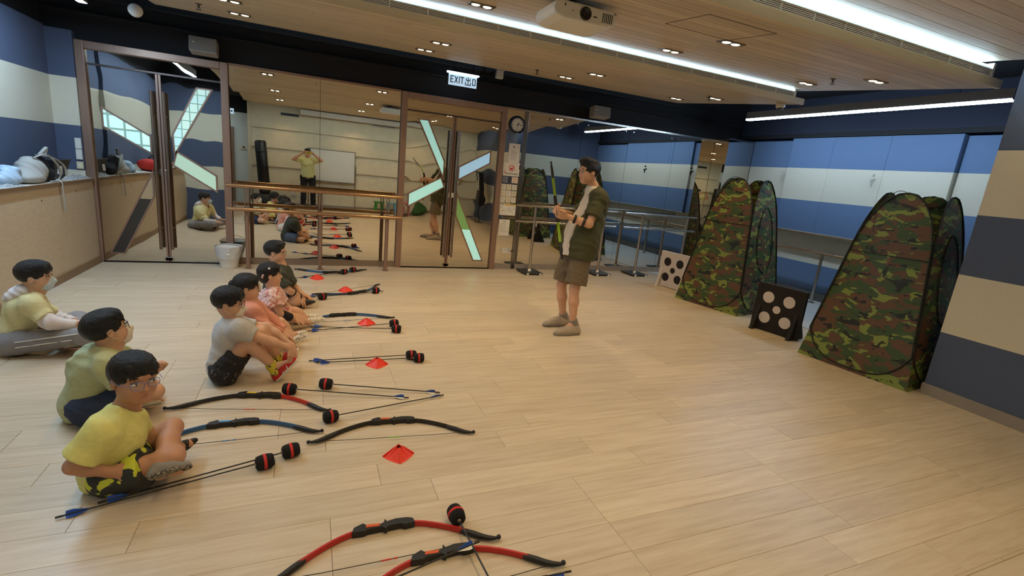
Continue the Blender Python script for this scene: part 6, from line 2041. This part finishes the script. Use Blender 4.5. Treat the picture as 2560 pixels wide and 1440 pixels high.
for a in (.25, .8):
    e, w_ = J['el'][0], J['wr'][0]
    S = Sdf().cap(e + (w_ - e) * a, e + (w_ - e) * (a + .1), .045 - .012 * a, .044 - .012 * a, .01, cut_a=True, cut_b=True)
    link('wrist_strap', S.mesh('wrist_strap', M_BLKP, .005), P)

# ---- the instructor
y0 = -3.05
J = dict(pel=X3((2.55, y0, .93)), chest=at(1487, 506, y0), neck=at(1484, 470, y0), head=at(1472, 430, y0))
J['sh'] = [at(1499, 496, -3.22), at(1484, 490, -2.88)]
J['el'] = [at(1473, 561, -3.30), at(1440, 545, -2.82)]
J['wr'] = [at(1420, 542, -3.20), at(1394, 524, -3.00)]
J['hip'] = [X3((2.56, -3.13, .88)), X3((2.53, -2.97, .88))]
J['kn'] = [at(1436, 722, -3.17), at(1404, 712, -2.93)]
J['an'] = [at(1431, 812, -3.19), at(1407, 794, -2.91)]
J['heel'] = [at(1446, 838, -3.20), at(1420, 816, -2.90)]; J['tip'] = [at(1385, 836, -3.22), at(1358, 812, -2.94)]
for k in (0, 1):
    J['heel'][k].z = 0.0; J['tip'][k].z = 0.0
J['toe'] = J['tip']; J['fup'] = [(0, 0, 1), (0, 0, 1)]
M_OLIVE = mat('olive_green_cotton', (76, 76, 50), 0.9, bump=(16, 0.7, (1, 1, 1.6)), noise=(40, 0.06)); M_KHAKI = mat('grey_khaki_cotton', (112, 98, 78), 0.9, bump=(16, 0.7, (1, 1, 1.6)), noise=(60, 0.06)); M_CHUNK = mat('grey_beige_trainer', (172, 158, 142), .8, noise=(40, .1)); M_TEE = mat('white_tee', (226, 216, 206), .9)
P, C, fr = person('instructor in an open olive shirt and khaki shorts holding a lime bow', J, .232, SK_A, M_OLIVE, M_KHAKI, 'quiff', f=(-1, .05, -.06), u=(-.05, 0, 1), bf=(-1, 0, 0), hands=[((-1, .25, .05), (.1, .6, .7), .185, .8, 1), ((-.7, -.7, .1), (.5, -.5, -.3), .185, 1.1, -1)],
                  shoes=[(M_CHUNK, M_SOLEG, M_PAPER, None, mat('grey_sock', (140, 132, 124), .9)), (M_CHUNK, M_SOLEG, M_PAPER, None, MATS['grey_sock'])], leg_cover=.88, torso=(.152, .14), scale=1.2, sleeve=.74, loose=.018, sitting=False, hem=.15, hem_r=.208, front=M_TEE, shirt_wr=.005, look=(0, -.3), vox=.006)
pe = J['pel']
for sgn in (-1, 1):
    MB().prism([off(J['neck'], .03, sgn * .075, .0), off(J['neck'], -.06, sgn * .085, -.02), off(J['neck'], -.10, sgn * .06, -.085), off(J['neck'], -.05, sgn * .045, -.02)], (0, sgn * .012, .004)).build('collar', M_OLIVE, P, .004)
for a in (.30, .72):
    e, w_ = J['el'][0], J['wr'][0]
    q0 = e + (w_ - e) * (a - .1)
    S = Sdf().cap(q0, e + (w_ - e) * (a + .02), .054 - .014 * a, .053 - .014 * a, .01, cut_a=True, cut_b=True)
    link('arm_band', S.mesh('arm_band', M_BLKP, .005), P)
# the bow in his hands: edge on to the camera, bulging towards -x
Bt, Bb = at(1381, 396, -3.13), at(1409, 646, -3.13)
ax = (Bt - Bb).normalized(); mid = (Bt + Bb) / 2
yl = Vector((.46, .89, 0)); yl = (yl - ax * yl.dot(ax)).normalized(); zl = ax.cross(yl)
Rm = Matrix((ax, yl, zl)).transposed()
bow('lime green bow held upright by the instructor', None, None, M_GREEN_L, M_GREEN_L, M_BLK_L, M_BLK_L, rot=Rm.to_euler(), loc=mid - yl * .10)

# ---- the photographer behind the camera, seen in the mirror
yb = -7.86
J = dict(pel=X3((-.02, yb, .93)), chest=X3((-.03, yb + .03, 1.27)), neck=X3((-.03, yb + .06, 1.42)), head=X3((-.03, yb + .10, 1.545)))
J['sh'] = [X3((.17, yb + .05, 1.36)), X3((-.22, yb + .05, 1.36))]
J['el'] = [X3((.33, yb + .27, 1.37)), X3((-.40, yb + .25, 1.34))]
J['wr'] = [X3((.13, yb + .42, 1.515)), X3((-.15, yb + .42, 1.53))]
J['hip'] = [X3((.08, yb, .88)), X3((-.12, yb, .88))]
J['kn'] = [X3((.11, yb + .02, .48)), X3((-.13, yb + .02, .48))]
J['an'] = [X3((.12, yb - .01, .09)), X3((-.15, yb - .01, .09))]
J['heel'] = [X3((.12, yb - .07, 0)), X3((-.15, yb - .07, 0))]; J['tip'] = [X3((.14, yb + .19, 0)), X3((-.18, yb + .19, 0))]
J['toe'] = J['tip']; J['fup'] = [(0, 0, 1), (0, 0, 1)]
M_BLKT = mat('black_trousers', (22, 21, 24), .85)
P, C, fr = person('photographer in a lemon T-shirt and black trousers reflected in the mirror', J, .225, SK_A, mat('pale_lemon_cotton', (216, 212, 150), .9), M_BLKT, 'short', f=(0, 1, .02), u=(0, 0, 1), bf=(0, 1, 0), hands=[((-.55, .25, .45), (-.5, .5, -.2), .17, .5, -1), ((.55, .25, .45), (.5, .5, -.2), .17, .5, 1)],
                  shoes=[(M_SOLEB, M_SOLEB), (M_SOLEB, M_SOLEB)], leg_cover=1.95, torso=(.165, .145), scale=1.22, sleeve=.6, loose=.012, sitting=False, hem=.03, vox=.008)
t = thing('phone', 'yellow cased phone held up by the photographer in the mirror', 'phone', (0, -7.40, 1.50))
MB().box((-.078, -7.408, 1.512), (.078, -7.396, 1.588)).build('case', mat('yellow_phone_case', (222, 190, 40), .5), t, .004)
MB().box((-.072, -7.411, 1.517), (.072, -7.408, 1.583)).build('screen', mat('phone_screen', (30, 32, 40), .1), t)
MB().box((-.02, -7.396, 1.53), (.0, -7.392, 1.57)).build('camera_bar', M_BLKP, t, .002)

for _o in bpy.data.objects:
    if '_w' in _o.keys():
        del _o['_w']
